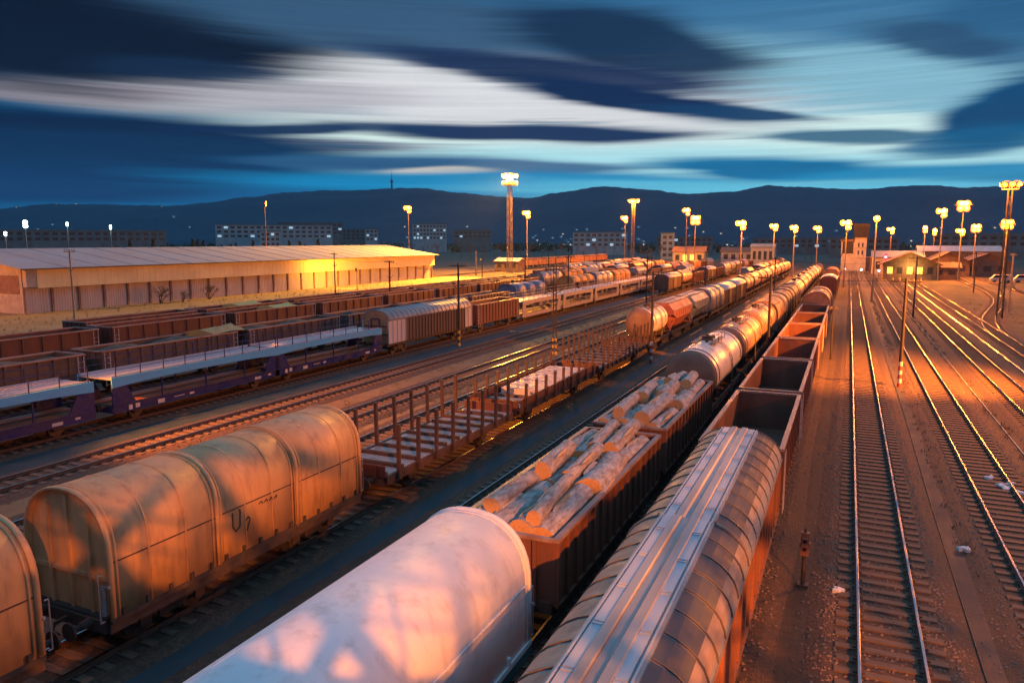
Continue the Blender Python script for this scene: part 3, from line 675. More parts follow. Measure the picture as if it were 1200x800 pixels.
def stake_wagon(label, Lg=13.0, ns=8, group=None, name='stake_wagon', dz=1.25, hw=1.45, board=True, stakes=True, low_side=False, sh=1.9):
    r = thing(name, label, 'flat wagon', group=group); h = Lg/2
    chassis(r, Lg, dz - .08, m='stake', wb=h - 2.6)
    n = 10; st = Lg/n
    mb = MB()
    mb.box(-hw, hw, -h, h, dz - .077, dz - .02)
    for i in range(n):
        y0 = -h + st*i; mb.box(-hw + .06, hw - .06, y0 + .20, y0 + st - .12, dz - .018, dz + .012)
    mb.build('deck', M['deck'], r)
    mb = MB()
    for i in range(n): mb.box(-hw + .03, hw - .03, -h + st*i - (0 if i else -.02), -h + st*i + .16, dz - .017, dz + .14)
    mb.build('bolster', M['stake'], r)
    for s in (-1, 1):
        mb = MB(); x = s*hw; mb.box(min(x + s*.001, x + s*.07), max(x + s*.001, x + s*.07), -h, h, dz - .34, dz + .01)
        for i in range(ns):
            y = -h + .75 + (Lg - 1.5)*i/(ns-1); mb.box(min(x + s*.07, x + s*.2), max(x + s*.07, x + s*.2), y - .1, y + .1, dz - .30, dz - .02)
        mb.build('side_sill', M['stake'], r)
        if stakes:
            for i in range(ns):
                y = -h + .75 + (Lg - 1.5)*i/(ns-1)
                MB().bar((s*(hw + .10), y, dz - .25), (s*(hw + .13), y, dz + sh), .11, .15).bar((s*(hw + .132), y, dz + sh - .02), (s*(hw + .132), y, dz + sh + .05), .13, .17).build('stake', M['stake'], r)
        if low_side:
            mb = MB(); mb.box(min(x + s*.072, x + s*.11), max(x + s*.072, x + s*.11), -h + .05, h - .05, dz + .015, dz + .5)
            for i in range(8):
                y = -h + .5 + (Lg - 1)*i/7; mb.box(min(x + s*.111, x + s*.16), max(x + s*.111, x + s*.16), y - .06, y + .06, dz + .02, dz + .58)
            mb.build('drop_side', M['oxide'], r)
    if board:
        for s in (-1, 1):
            y = s*h; mb = MB().box(-hw + .02, hw - .02, min(y, y + s*.06), max(y, y + s*.06), dz - .05, dz + .42)
            for x in (-1.0, 0, 1.0): mb.box(x - .06, x + .06, min(y + s*.061, y + s*.11), max(y + s*.061, y + s*.11), dz - .1, dz + .45)
            mb.build('end_board', M['oxide'], r)
    return r

def tank_wagon(label, m='tank_white', Lg=11.5, rad=1.42, cz=2.72, group=None, ends='tank_dark', blen=None, ribs=0):
    r = thing('tank_wagon', label, 'tank wagon', group=group); h = Lg/2
    chassis(r, Lg, 1.14, 'bogie' if Lg > 11 else 'axle', wb=h - 2.3)
    b = (blen or Lg - 1.0)/2
    prof = [(-b, .02)] + [(-b + .30*(1 - math.cos(t)), rad*math.sin(t)**.8) for t in (.35, .7, 1.05, 1.35)] + [(-b + .34, rad)]
    pr = prof[:-1] + [(-b + .34, rad)]
    barrel = [(-b + .34, rad)]
    mb = MB().lathe([(-b + .34, rad), (b - .34, rad)], cz, 36, 0)
    for k in (.25, .5, .75): mb.lathe([(-b + 2*b*k - .03, rad + .008), (-b + 2*b*k + .03, rad + .008)], cz, 36, 0)
    bar = mb.build('barrel', M[m], r)
    for s in (-1, 1):
        mb = MB().lathe([(s*y, q) for y, q in pr], cz, 36, 0); mb.lathe([(s*(b - .40), rad + .02), (s*(b - .30), rad + .02)], cz, 36, 0)
        mb.build('dished_end', M[ends], r)
        mb = MB(); y = s*(b - 1.6)
        mb.box(-1.15, 1.15, y - .18, y + .18, 1.143, 1.62); mb.box(-1.3, 1.3, y - .1, y + .1, 1.5, 1.95)
        mb.build('saddle', M['steel_dark'], r)
        # strap round the barrel
        ang = [(-100 + 200*i/24) for i in range(25)]
        po = [(math.sin(R(a))*(rad + .03), cz + math.cos(R(a))*(rad + .03)) for a in ang]; pi = [(math.sin(R(a))*(rad - .01), cz + math.cos(R(a))*(rad - .01)) for a in ang]
        MB().shell(po, pi, y + s*.45 - .05, y + s*.45 + .05).build('strap', M['steel_dark'], r)
    zt = cz + rad
    mb = MB().cyl((0, -.1, zt - .05), (0, -.1, zt + .20), .34, n=18).cyl((0, -.1, zt + .2), (0, -.1, zt + .25), .38, n=18).cyl((0, -.1, zt + .25), (0, -.1, zt + .33), .10, n=10)
    for q in (1.1, -1.2): mb.cyl((0.15, q, zt - .06), (0.15, q, zt + .16), .11, n=12)
    mb.build('manhole', M['steel_dark'], r)
    mb = MB().box(-.72, -.42, -1.9, 1.9, zt - .02, zt + .015).box(.42, .72, -1.9, 1.9, zt - .02, zt + .015)
    for x in (-.74, .74):
        mb.bar((x, -1.9, zt + .45), (x, 1.9, zt + .45), .03)
        for y in (-1.9, -.6, .6, 1.9): mb.bar((x, y, zt - .1), (x, y, zt + .46), .03)
    mb.build('walkway', M['roof_rib'], r)
    for s in (-1, 1):
        mb = MB()
        for y in (-.22, .22):
            a = [(s*math.sin(R(t))*(rad + .08), y + .1, cz + math.cos(R(t))*(rad + .08)) for t in (28, 45, 60, 75, 90)] + [(s*(rad + .08), y + .1, 1.1)]; mb.tube(a, .022)
        for k in range(9): mb.bar((s*(rad + .08), -.12, 1.2 + .26*k - (.2 if k > 6 else 0)), (s*(rad + .08) , .32, 1.2 + .26*k - (.2 if k > 6 else 0)), .02)
        mb.build('ladder', M['roof_rib'], r)
    return r

def hopper_wagon(label, m='hop_red', Lg=11.0, group=None, zt=4.0, roofm=None):
    r = thing('hopper_wagon', label, 'freight wagon', group=group); h = Lg/2; b = h - .55
    chassis(r, Lg, 1.14, 'axle', wb=h - 2.3)
    sec = [(.55, 1.2), (1.42, 2.35), (1.42, 3.25), (.85, zt - .08), (.0, zt), (-.85, zt - .08), (-1.42, 3.25), (-1.42, 2.35), (-.55, 1.2)]
    # body: full section in the middle, sloping ends
    mb = MB(); ys = (-b, -b + 1.5, b - 1.5, b); n = len(sec); vs = []
    for i, y in enumerate(ys):
        for x, z in sec:
            if i in (0, 3): z = max(z, 2.75 + .2*(z - 1.2)/2.8); x = x*.98
            vs.append((x, y, z))
    fs = [(k*n+i, k*n+(i+1) % n, (k+1)*n+(i+1) % n, (k+1)*n+i) for k in range(3) for i in range(n)]
    mb.add(vs, fs, 0); mb.add(vs[:n], [tuple(range(n-1, -1, -1))], 0); mb.add(vs[-n:], [tuple(range(n))], 0)
    for s in (-1, 1):
        for i in range(7):
            y = -b + 1.5 + (2*b - 3)*i/6; mb.bar((s*1.44, y, 2.35), (s*1.44, y, 3.25), .05, .06, 0)
    mb.build('body', M[m], r)
    mb = MB()
    for s in (-1, 1):
        mb.box(min(s*.35, s*.8), max(s*.35, s*.8), -b + .4, b - .4, zt - .02, zt + .05)
        mb.bar((s*1.43, -b + .1, 3.28), (s*1.43, b - .1, 3.28), .06)
    mb.build('roof_hatch', M[roofm or 'roof_grey'], r)
    for s in (-1, 1):
        mb = MB()
        for x in (-1.1, 1.1):
            mb.bar((x, s*(h - .1), 1.15), (x, s*(h - .35), 2.9), .08); mb.bar((x, s*(h - .1), 1.2), (x, s*(b - 1.5), 2.2), .08)
        mb.box(-1.2, 1.2, s*h - .25, s*h + .05, 1.143, 1.19)
        mb.build('end_frame', M[m], r)
    return r

def sliding_wagon(label, Lg=16.0, group=None):
    r = thing('sliding_wall_wagon', label, 'freight wagon', group=group); h = Lg/2; hw = 1.40
    chassis(r, Lg, 1.14, 'bogie', wb=h - 2.4)
    MB().box(-hw + .06, hw - .06, -h + .1, h - .1, 1.145, 1.25).build('floor', M['steel_dark'], r)
    n = 20
    for s in (-1, 1):
        x = s*hw; mb = MB(); mb.box(min(x, x - s*.06), max(x, x - s*.06), -h + 3.0, h - 1.7, 1.1, 3.25, 0)
        for i in range(n + 1):
            y = -h + 3.0 + (Lg - 4.7)*i/n; mb.box(min(x + s*.001, x + s*.07), max(x + s*.001, x + s*.07), y - .05, y + .05, 1.1, 3.25, 0)
        mb.build('sliding_wall', M['slat_brown'], r)
        for y0, y1, k in ((-h, -h + 2.99, 4), (h - 1.69, h, 2)):
            mb = MB(); mb.box(min(x, x - s*.08), max(x, x - s*.08), y0, y1, 1.1, 3.25, 0)
            for i in range(k + 1):
                y = y0 + .04 + (y1 - y0 - .08)*i/k; mb.box(min(x + s*.001, x + s*.05), max(x + s*.001, x + s*.05), y - .035, y + .035, 1.1, 3.25, 0)
            mb.build('end_panel', M['end_white'], r)
        y = s*h; mb = MB().prism([(1.34, 1.1), (1.34, 3.2), (1.2, 3.62), (.85, 3.95), (.4, 4.1), (-.4, 4.1), (-.85, 3.95), (-1.2, 3.62), (-1.34, 3.2), (-1.34, 1.1)], min(y - s*.1, y - s*.05), max(y - s*.1, y - s*.05), 0)
        for x2 in (-.45, .45): mb.box(x2 - .06, x2 + .06, min(y - s*.05, y + s*.04), max(y - s*.05, y + s*.04), 1.6, 3.3, 1)
        mb.box(-.45, .45, min(y - s*.05, y + s*.04), max(y - s*.05, y + s*.04), 3.3, 3.42, 1); mb.box(-1.3, 1.3, min(y - s*.05, y + s*.03), max(y - s*.05, y + s*.03), 1.9, 2.0, 1); mb.box(-1.2, 1.2, min(y - s*.05, y + s*.03), max(y - s*.05, y + s*.03), 2.65, 2.75, 1)
        mb.build('end_wall', [M['end_orange'], M['steel_dark']], r)  # orange of the lamplight is put into the end wall colour
    pr = [(1.46, 3.22), (1.42, 3.42), (1.30, 3.65), (1.08, 3.88), (.75, 4.04), (.35, 4.13), (0, 4.15)]
    full = pr + [(-x, z) for x, z in reversed(pr[:-1])]; inn = [(x*.97, z - .04) for x, z in full]
    mb = MB().shell(full, inn, -h, h, 0, True)
    for i in range(21):
        y = -h + .1 + (Lg - .2)*i/20; mb.shell([(x*1.008, z + .025) for x, z in full], [(x*.995, z - .01) for x, z in full], y - .04, y + .04, 1, True)
    mb.build('roof', [M['roof_grey'], M['roof_rib']], r)
    return r

def box_wagon(label, m='slat_brown', roof='end_white', Lg=11.5, group=None, zt=3.95):
    r = thing('covered_wagon', label, 'freight wagon', group=group); h = Lg/2; hw = 1.38
    chassis(r, Lg, 1.14, 'axle')
    mb = MB().box(-hw, hw, -h, h, 1.1, 3.25, 0)
    for s in (-1, 1):
        for i in range(13):
            y = -h + .1 + (Lg - .2)*i/12; mb.box(min(s*(hw + .001), s*(hw+.06)), max(s*(hw + .001), s*(hw+.06)), y - .05, y + .05, 1.1, 3.25, 0)
        y = s*h
        for x in (-.9, 0, .9): mb.box(x - .06, x + .06, min(y + s*.001, y + s*.06), max(y + s*.001, y + s*.06), 1.1, 3.5, 0)
        mb.prism([(1.36, 3.251), (.9, zt - .12), (-.9, zt - .12), (-1.36, 3.251)], min(y, y - s*.05), max(y, y - s*.05), 0)
    mb.build('body', M[m], r)
    for s in (-1, 1):
        MB().box(min(s*(hw + .07), s*(hw+.11)), max(s*(hw + .07), s*(hw+.11)), -1.3, 1.3, 1.15, 3.15).build('sliding_door', M[m], r)
    full = [(1.46, 3.2), (1.40, 3.40), (1.15, 3.66), (.7, zt - .08), (0, zt), (-.7, zt - .08), (-1.15, 3.66), (-1.40, 3.40), (-1.46, 3.2)]
    MB().shell(full, [(x*.97, z - .04) for x, z in full], -h - .05, h + .05, 0, True).build('roof', M[roof], r)
    return r

def car_carrier(label, Lg=13.4, frame='navy', edge='sky_blue', deckm='deck_pale', group=None, logo=True):
    r = thing('car_carrier_wagon', label, 'car carrier', group=group); h = Lg/2; hw = 1.42
    chassis(r, Lg, 1.0, 'axle', m=frame, wb=h - 1.9)
    mb = MB().box(-hw + .08, hw - .08, -h, h, 1.003, 1.05, 0)
    for s in (-1, 1):
        mb.box(min(s*.35, s*1.15), max(s*.35, s*1.15), -h + .2, h - .2, 1.052, 1.09, 1)
    mb.build('lower_deck', [M['steel_dark'], M['orange_wall']], r)
    for s in (-1, 1):
        x = s*hw; X0, X1 = min(x, x - s*.07), max(x, x - s*.07)
        mb = MB().box(X0, X1, -h, h, .62, 1.12, 0)
        mb.box(min(x + s*.001, x + s*.05), max(x + s*.001, x + s*.05), -h, h, 1.06, 1.12, 0)
        if logo:
            for y, w, z, t in ((-h + 1.0, .25, .82, .3), (-h + 1.45, .3, .85, .28), (-h + 3.0, .5, .78, .26), (-h + 4.2, .8, .84, .06), (-h + 5.4, .35, .83, .14), (h - 2.5, .6, .8, .2), (h - 1.2, .3, .86, .14)):
                mb.box(min(x + s*.001, x + s*.006), max(x + s*.001, x + s*.006), y, y + w, z - t/2 + .02, z + t/2, 1)
        mb.build('side_sill', [M[frame], M['end_white']], r)
        for e in (-1, 1):
            y0 = e*h; mb = MB()
            pts = [(y0, 1.12), (y0 - e*1.5, 1.12), (y0 - e*.85, 2.35), (y0, 2.35)]
            vs = [(X0, y, z) for y, z in pts] + [(X1, y, z) for y, z in pts]
            mb.add(vs, [(0,1,2,3),(7,6,5,4),(0,4,5,1),(1,5,6,2),(2,6,7,3),(3,7,4,0)])
            mb.build('corner_panel', M[frame], r)
        # edge sheet of the upper deck: deep at the ends, shallow in the middle
        n = 24; mb = MB(); vs = []
        for xx in (x - s*.04, x + s*.03):
            for i in range(n + 1):
                y = -h + Lg*i/n; t = abs(2*i/n - 1); zb = 2.30 - .16*t**3 + .10
                vs += [(xx, y, zb - .12), (xx, y, 2.72)]
        k = 2*(n + 1)
        for i in range(n):
            a = 2*i; mb.add([], []); 
            mb.f += [(a, a+2, a+3, a+1), (k+a, k+a+1, k+a+3, k+a+2), (a+1, a+3, k+a+3, k+a+1), (a, k+a, k+a+2, a+2)]; mb.m += [0]*4; mb.s += [False]*4
        mb.v = vs; mb.f += [(0, 1, k+1, k), (2*n, k+2*n, k+2*n+1, 2*n+1)]; mb.m += [0, 0]; mb.s += [False]*2
        mb.build('deck_edge', M[edge], r)
        mb = MB(); np_ = 9
        for i in range(np_):
            y = -h + .3 + (Lg - .6)*i/(np_-1); mb.bar((x, y, 2.70), (x, y, 3.55), .045)
        mb.bar((x, -h + .3, 3.53), (x, h - .3, 3.53), .035); mb.bar((x, -h + .3, 3.12), (x, h - .3, 3.12), .025)
        mb.build('railing', M[frame], r)
        mb = MB()
        for i in range(3):
            y = -h + Lg*(i + 1)/4; mb.bar((x - s*.05, y, 1.1), (x - s*.05, y, 2.5), .07)
        mb.build('post', M[frame], r)
    mb = MB().box(-hw + .05, hw - .05, -h, h, 2.58, 2.63, 0)
    for s in (-1, 1):
        mb.box(min(s*.3, s*1.2), max(s*.3, s*1.2), -h + .1, h - .1, 2.632, 2.665, 0)
        mb.box(min(s*1.22, s*1.30), max(s*1.22, s*1.30), -h + .1, h - .1, 2.632, 2.78, 0)
    mb.build('upper_deck', M[deckm], r)
    return r

# ------------------------------------------------------------------ the trains
ORD = ['first', 'second', 'third', 'fourth', 'fifth', 'sixth', 'seventh', 'eighth', 'ninth', 'tenth', 'eleventh', 'twelfth', 'thirteenth', 'fourteenth', 'fifteenth', 'sixteenth', 'seventeenth', 'eighteenth']
FAR = ('buffer', 'coupling_hook', 'ladder', 'axle_guard', 'lock_lever', 'walkway', 'strap')
def put(o, x, y): o.location = (x, y, 0); return o
# track A: hatch roof wagon, open gondolas, hood wagon, covered wagons
put(hatch_wagon('long grey wagon with ribbed hatch roof and orange sides in front of the open gondolas', 19.2), TX['A'], 17.15)
GG = 'empty open gondola wagons behind the hatch-roof wagon'
gon = put(open_wagon('empty rust red gondola directly behind the ribbed hatch-roof wagon', 'oxide_b', 10.3, group=GG), TX['A'], 32.35)
for k in range(1, 6):
    dup(gon, (TX['A'], 32.35 + 11.05*k, 0), f'empty rust red gondola, {ORD[k]} behind the ribbed hatch-roof wagon', GG)
hw_ = put(hood_wagon('rust coloured round-topped wagon closing the row of empty gondolas', 'hood_rust', 13.0, zt=4.35), TX['A'], 100.6)
put(box_wagon('brown covered wagon with a white roof far down the gondola train', 'oxide', 'end_white', 12.0), TX['A'], 155)
dup(gon, (TX['A'], 167.5, 0), 'distant open gondola beyond the white-roofed covered wagon', GG, FAR)
dup(hw_, (TX['A'], 181, 0), 'distant rust round-topped wagon beyond the white-roofed covered wagon', None, FAR)
dup(gon, (TX['A'], 194, 0), 'last open gondola at the far end of the gondola train', GG, FAR)

# track B: white hood wagon, two log wagons, tank wagons
put(hood_wagon('smooth white round-topped wagon with teal skirt in front of the logs', 'hood_white', 12.4, hw=1.50, zs=2.5, zt=4.12, skirt='teal', nseam=0, rings=False, name='white_hood_wagon'), TX['B'], 8.8)
tim = put(open_wagon('brown ribbed open wagon loaded with logs behind the white wagon', 'oxide_b', 11.2, 2.95, 1.45, group='open wagons loaded with logs', name='timber_wagon', pitch=.75, ladder=False), TX['B'], 22.35)
dup(tim, (TX['B'], 34.55, 0), 'brown ribbed open wagon loaded with logs in front of the white tank wagon', 'open wagons loaded with logs')
TG = 'tank wagons behind the log wagons'
ta = put(tank_wagon('white tank wagon directly behind the log wagons, with twin dark straps', 'tank_white', 12.3, 1.46, 2.78, TG, 'tank_brown'), TX['B'], 47.3)
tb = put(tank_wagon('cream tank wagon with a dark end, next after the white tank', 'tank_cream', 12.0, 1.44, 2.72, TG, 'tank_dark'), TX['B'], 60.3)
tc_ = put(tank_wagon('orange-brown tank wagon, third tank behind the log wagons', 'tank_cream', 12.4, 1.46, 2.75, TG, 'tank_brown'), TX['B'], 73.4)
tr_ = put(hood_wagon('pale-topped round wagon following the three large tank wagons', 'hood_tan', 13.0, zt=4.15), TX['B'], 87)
tdk = put(hood_wagon('brown ribbed round-topped wagon among the tank wagons', 'tank_brown', 12.2, zt=4.15, nseam=3), TX['B'], 100.3)
seq = [(tdk, 'brown ribbed round-topped wagon, second of the pair among the tanks', 'x'), (tb, 'cream tank wagon beyond the two brown ribbed wagons', 't'), (tc_, 'orange-brown tank wagon far down the log train', 't'), (tb, 'cream tank wagon sixth from the far end of the log train', 't'), (tc_, 'orange-brown tank wagon fifth from the far end of the log train', 't'), (tb, 'cream tank wagon fourth from the far end of the log train', 't'), (ta, 'white tank wagon near the far end of the log train', 't'), (tc_, 'orange-brown tank wagon next to last of the log train', 't'), (tdk, 'brown ribbed wagon at the far end of the log train', 'x')]
for k, (p, lb, t) in enumerate(seq): dup(p, (TX['B'], 113.4 + 13.1*k, 0), lb, TG if t == 't' else None, FAR)

# track C: brown hood wagons, stake wagons, tank, hoppers, vans, tanks
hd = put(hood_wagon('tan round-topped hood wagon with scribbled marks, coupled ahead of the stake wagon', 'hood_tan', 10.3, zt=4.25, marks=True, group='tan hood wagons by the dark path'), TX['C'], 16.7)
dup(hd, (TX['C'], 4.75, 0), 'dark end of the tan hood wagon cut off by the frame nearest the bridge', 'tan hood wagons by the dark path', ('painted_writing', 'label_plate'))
put(stake_wagon('flat wagon with eight tall stakes a side and plank deck behind the tan hood wagon', 12.0, 8), TX['C'], 29.6)
fl = put(stake_wagon('flat wagon with low sides carrying pale sheets between the stake wagons', 13.4, 9, name='low_sided_wagon', low_side=True, sh=1.25), TX['C'], 43.2)
put(stake_wagon('farther flat wagon with a close row of tall stakes in front of the small tank', 14.6, 12, board=True), TX['C'], 58.2)
tk2 = put(tank_wagon('short pinkish tank wagon with a brown end behind the stake wagons', 'tank_white', 8.6, 1.35, 2.75, None, 'tank_brown', blen=6.4), TX['C'], 70.8)
hp = put(hopper_wagon('dull red hopper wagon with sloping ends behind the short tank', 'hop_red', 11.0), TX['C'], 81.2)
hb = put(hopper_wagon('slate blue hopper wagon next to the dull red hopper', 'hop_blue', 10.4), TX['C'], 92.6)
hg = put(hood_wagon('grey round-topped wagon with bands behind the blue hopper', 'hood_grey', 11.0, zt=4.1), TX['C'], 104)
bx = put(box_wagon('dark covered wagon with a bright white roof behind the grey round wagon', 'slat_brown', 'end_white', 12.0), TX['C'], 116.3)
dup(bx, (TX['C'], 129.2, 0), 'second dark covered wagon with a white roof, before the far tanks', None, FAR)
ct = put(tank_wagon('cream tank wagon first of the far row past the white-roofed wagons', 'tank_cream', 11.5, 1.42, 2.72, 'far tank wagons left of the dark path'), TX['C'], 142)
for k in range(1, 9):
    dup(ct, (TX['C'], 142 + 12.3*k, 0), f'cream tank wagon {ORD[k]} of the far row past the white-roofed wagons', 'far tank wagons left of the dark path', FAR)

# track F: navy car carriers, sliding wall wagon, gondola, silver car carriers
CG = 'navy car carrier wagons'
ca = put(car_carrier('navy car carrier with blue deck edge, its end cut off by the left frame', 13.6, group=CG), TX['F'], 20.4)
dup(ca, (TX['F'], 35.1, 0), 'navy car carrier with pale logo marks, middle one of the three', CG)
c3_ = dup(ca, (TX['F'], 48.3, 0), 'navy car carrier with bright blue edge coupled to the grey sliding-wall wagon', CG)
put(sliding_wagon('grey-roofed wagon with brown ribbed sliding walls and orange-lit end', 16.4), TX['F'], 64.4)
gf = put(open_wagon('brown ribbed gondola between the sliding-wall wagon and silver car carriers', 'oxide_b', 11.6, 3.3, 1.4, pitch=.8), TX['F'], 79.6)
cs = put(car_carrier('silver car carrier nearest of its row, behind the brown ribbed gondola', 13.8, 'silver', 'silver', 'end_white', 'silver car carrier wagons', logo=False), TX['F'], 93.6)
for k in range(1, 6):
    dup(cs, (TX['F'], 93.6 + 14.9*k, 0), f'silver car carrier, {ORD[k]} behind the brown ribbed gondola', 'silver car carrier wagons', FAR)
dup(gf, (TX['F'], 183.5, 0), 'brown gondola behind the last silver car carrier', None, FAR)
dup(hg, (TX['F'], 197, 0), 'grey round-topped wagon at the far end of the carrier train', None, FAR)

# track G: loaded open wagons right behind the navy carriers
LG = 'loaded open wagons behind the navy car carriers'
lg = put(open_wagon('loaded open wagon behind the carriers, its corner showing above the first coupling', 'slat_brown', 12.2, 3.1, 1.45, 'scrap', group=LG, name='loaded_wagon', pitch=1.0), TX['G'], 26.1)
for k in range(1, 3): dup(lg, (TX['G'], 26.1 + 13.4*k, 0), f'loaded brown open wagon, {ORD[k]} along behind the navy carriers', LG)
lk = put(open_wagon('dark loaded open wagon behind the sliding-wall wagon', 'slat_brown', 12.2, 3.1, 1.45, 'coal', group=LG, name='loaded_wagon', pitch=1.0), TX['G'], 66.4)
for k in range(1, 3): dup(lk, (TX['G'], 66.4 + 13.4*k, 0), f'dark loaded open wagon, {ORD[k]} behind the sliding-wall wagon', LG)
# canvas ends over three of the loaded wagons
def canvas(x, y, label, m):
    mb = MB(); vs = []
    for j in range(7):
        for i in range(9):
            u = -1.5 + 3.0*i/8; vs.append((x + u, y + .0 + 3.4*j/6, 3.16 + .42*(1 - abs(u)/1.5)*(j/6*.6 + .4) + .05*math.sin(i*2.1 + j)))
    n = len(vs); vs += [(a, b, c - .03) for a, b, c in vs]
    fs = [(j*9+i, j*9+i+1, (j+1)*9+i+1, (j+1)*9+i) for j in range(6) for i in range(8)]; fs += [tuple(n + q for q in reversed(f)) for f in fs]
    mb.add(vs, fs, 0, True); mb.add([(x - 1.52, y - .02, 2.5), (x + 1.52, y - .02, 2.5), (x + 1.52, y - .02, 3.2), (x, y - .02, 3.45), (x - 1.52, y - .02, 3.2), (x - 1.52, y + .0, 2.5), (x + 1.52, y + .0, 2.5), (x + 1.52, y + .0, 3.2), (x, y + .0, 3.45), (x - 1.52, y + .0, 3.2)], [(0,1,2,3,4), (9,8,7,6,5), (0,5,6,1), (1,6,7,2), (2,7,8,3), (3,8,9,4), (4,9,5,0)])
    tag(mb.build('canvas_cover', M[m]), label, 'tarpaulin')
canvas(TX['G'], 43.0, 'orange canvas cover draped over a wagon end above the navy carriers', 'tarp_orange')
canvas(TX['H'], 62, 'yellow canvas cover on the far row near the middle of the carriers', 'tarp_yellow')
canvas(TX['I'], 62.5, 'yellow canvas cover nearest the warehouse yard on the outer row', 'tarp_yellow')

# tracks H to K: rows of open wagons and mixed wagons towards the warehouse and the lamp tower
HG = 'rust red open wagons with pale ladders'
hr = put(open_wagon('rust red open wagon with pale ladders at the left frame, below the warehouse gable', 'oxide', 12.4, 3.3, 1.45, 'coal', group=HG, pitch=1.5), TX['H'], 34.8)
for k in range(1, 8): dup(hr, (TX['H'], 34.8 + 13.6*k, 0), f'rust red open wagon with pale ladders, {ORD[k]} from the left frame', HG)
for k in range(0, 7): dup(hr, (TX['I'], 50 + 13.6*k, 0), f'open wagon in the outer row below the warehouse, {ORD[k]} from the left', HG, ('buffer', 'coupling_hook', 'axle_guard'))
# coloured mixed wagons in the middle distance
ht = put(hood_wagon('blue tarpaulin wagon in the middle distance behind the brown gondola', 'tarp_blue', 12.0, zt=3.9, zs=2.9), TX['G'], 107.5)
ho = put(hood_wagon('orange tarpaulin wagon in the middle distance behind the silver carriers', 'tarp_orange', 12.0, zt=4.0, zs=2.9), TX['G'], 133)
mix = [gf, ht, hg, ho, hb, gf, bx, hp, ct, ho, gf, hg, bx, hp]
mixn = ['brown open wagon', 'blue tarpaulin wagon', 'grey round-topped wagon', 'orange tarpaulin wagon', 'slate blue hopper', 'brown open wagon', 'white-roofed covered wagon', 'dull red hopper', 'cream tank wagon', 'orange tarpaulin wagon', 'brown open wagon', 'grey round-topped wagon', 'white-roofed covered wagon', 'dull red hopper']
rows = [('G', 120.2, 1, 11, 'in the row directly beyond the silver carriers'), ('H', 144, 2, 9, 'in the second row beyond the silver carriers'), ('I', 146, 5, 8, 'in the third row beyond the silver carriers'), ('J', 172, 0, 8, 'in the fourth row, nearer the warehouse'), ('K', 205, 3, 6, 'in the outermost row, by the warehouse yard'), ('D1', 188, 4, 8, 'in the far row on the track beside the tanks'), ('E', 150, 6, 10, 'in the far row on the track right of the silver carriers')]
for key, y, o, n_, txt in rows:
    yy = y
    for k in range(n_):
        if key == 'G' and abs(yy - 133) < 12.9: yy += 13.1; 
        i = (o + k*(1 + (key in 'IJE'))) % len(mix)
        dup(mix[i], (TX[key], yy, 0), f'{mixn[i]}, {ORD[k]} {txt}', 'mixed goods wagons in the middle distance', FAR)
        yy += 13.1 + (5 if (k*7 + o) % 5 == 0 else 0)
# far line of orange-brown vans under the lamp tower
bo = put(box_wagon('orange-brown covered wagon nearest the lamp tower on the far siding', 'end_orange', 'tile', 17.0, 'orange-brown vans on the far siding'), -112, 262)
for k in range(1, 6): dup(bo, (-112 - 1.5*k*0, 262 + 18.3*k, 0), f'orange-brown covered wagon, {ORD[k]} from the lamp tower on the far siding', 'orange-brown vans on the far siding', FAR)
track([(-112, 190), (-112, 400)], 70)

# logs on the two timber wagons
def log_mesh(seed, hollow=False):
    r2 = random.Random(seed); mb = MB(); n, k = 14, 9; vs = []; ph = [r2.uniform(0, 6) for _ in range(4)]
    for j in range(k):
        t = j/(k-1) - .5; rr = 1 - .14*t
        for i in range(n):
            a = 2*PI*i/n; q = rr*(1 + .07*math.sin(2*a + ph[0]) + .05*math.sin(3*a + ph[1] + t*3)) + r2.uniform(-.035, .035)
            vs.append((q*math.cos(a) + .22*math.sin(t*2.4 + ph[2])*.6, t, q*math.sin(a) + .14*math.sin(t*3 + ph[3])*.6))
    mb.add(vs, [(j*n+i, (j+1)*n+i, (j+1)*n+(i+1) % n, j*n+(i+1) % n) for j in range(k-1) for i in range(n)], 0, True)
    for s, b in ((0, 0), (1, (k-1)*n)):
        ring = vs[b:b+n]; c = Vector((sum(p[0] for p in ring)/n, ring[0][1], sum(p[2] for p in ring)/n))
        inner = [c + (Vector(p) - c)*(.28 if hollow else .5) for p in ring]
        if hollow:
            deep = [p + Vector((0, .05*(1 if s == 0 else -1), 0)) for p in inner]
            f = [(i, (i+1) % n, n+(i+1) % n, n+i) for i in range(n)] + [(n+i, n+(i+1) % n, 2*n+(i+1) % n, 2*n+i) for i in range(n)]
            mb.add(list(ring) + inner + deep, [q if s == 0 else q[::-1] for q in f], 1); mb.add(deep, [tuple(range(n)) if s == 0 else tuple(range(n-1, -1, -1))], 0)
        else:
            f = [(i, (i+1) % n, n+(i+1) % n, n+i) for i in range(n)] + [tuple(range(n, 2*n))]
            mb.add(list(ring) + inner, [q if s == 0 else q[::-1] for q in f], 1)
    # a few branch stubs
    for _ in range(r2.randint(1, 3)):
        a = r2.uniform(0, PI); t = r2.uniform(-.35, .35); d = Vector((math.cos(a), 0, math.sin(a)))
        mb.cyl(d*.85 + Vector((0, t, 0)), d*1.18 + Vector((0, t + .015, 0)), .26, .2, 8, 0, True, 1)
    return mb
LOGS = [log_mesh(3 + i, i == 5).build('log', [M['bark'], M['endgrain']]) for i in range(6)]
LMESH = [o.data for o in LOGS]
for o in LOGS: bpy.data.objects.remove(o)
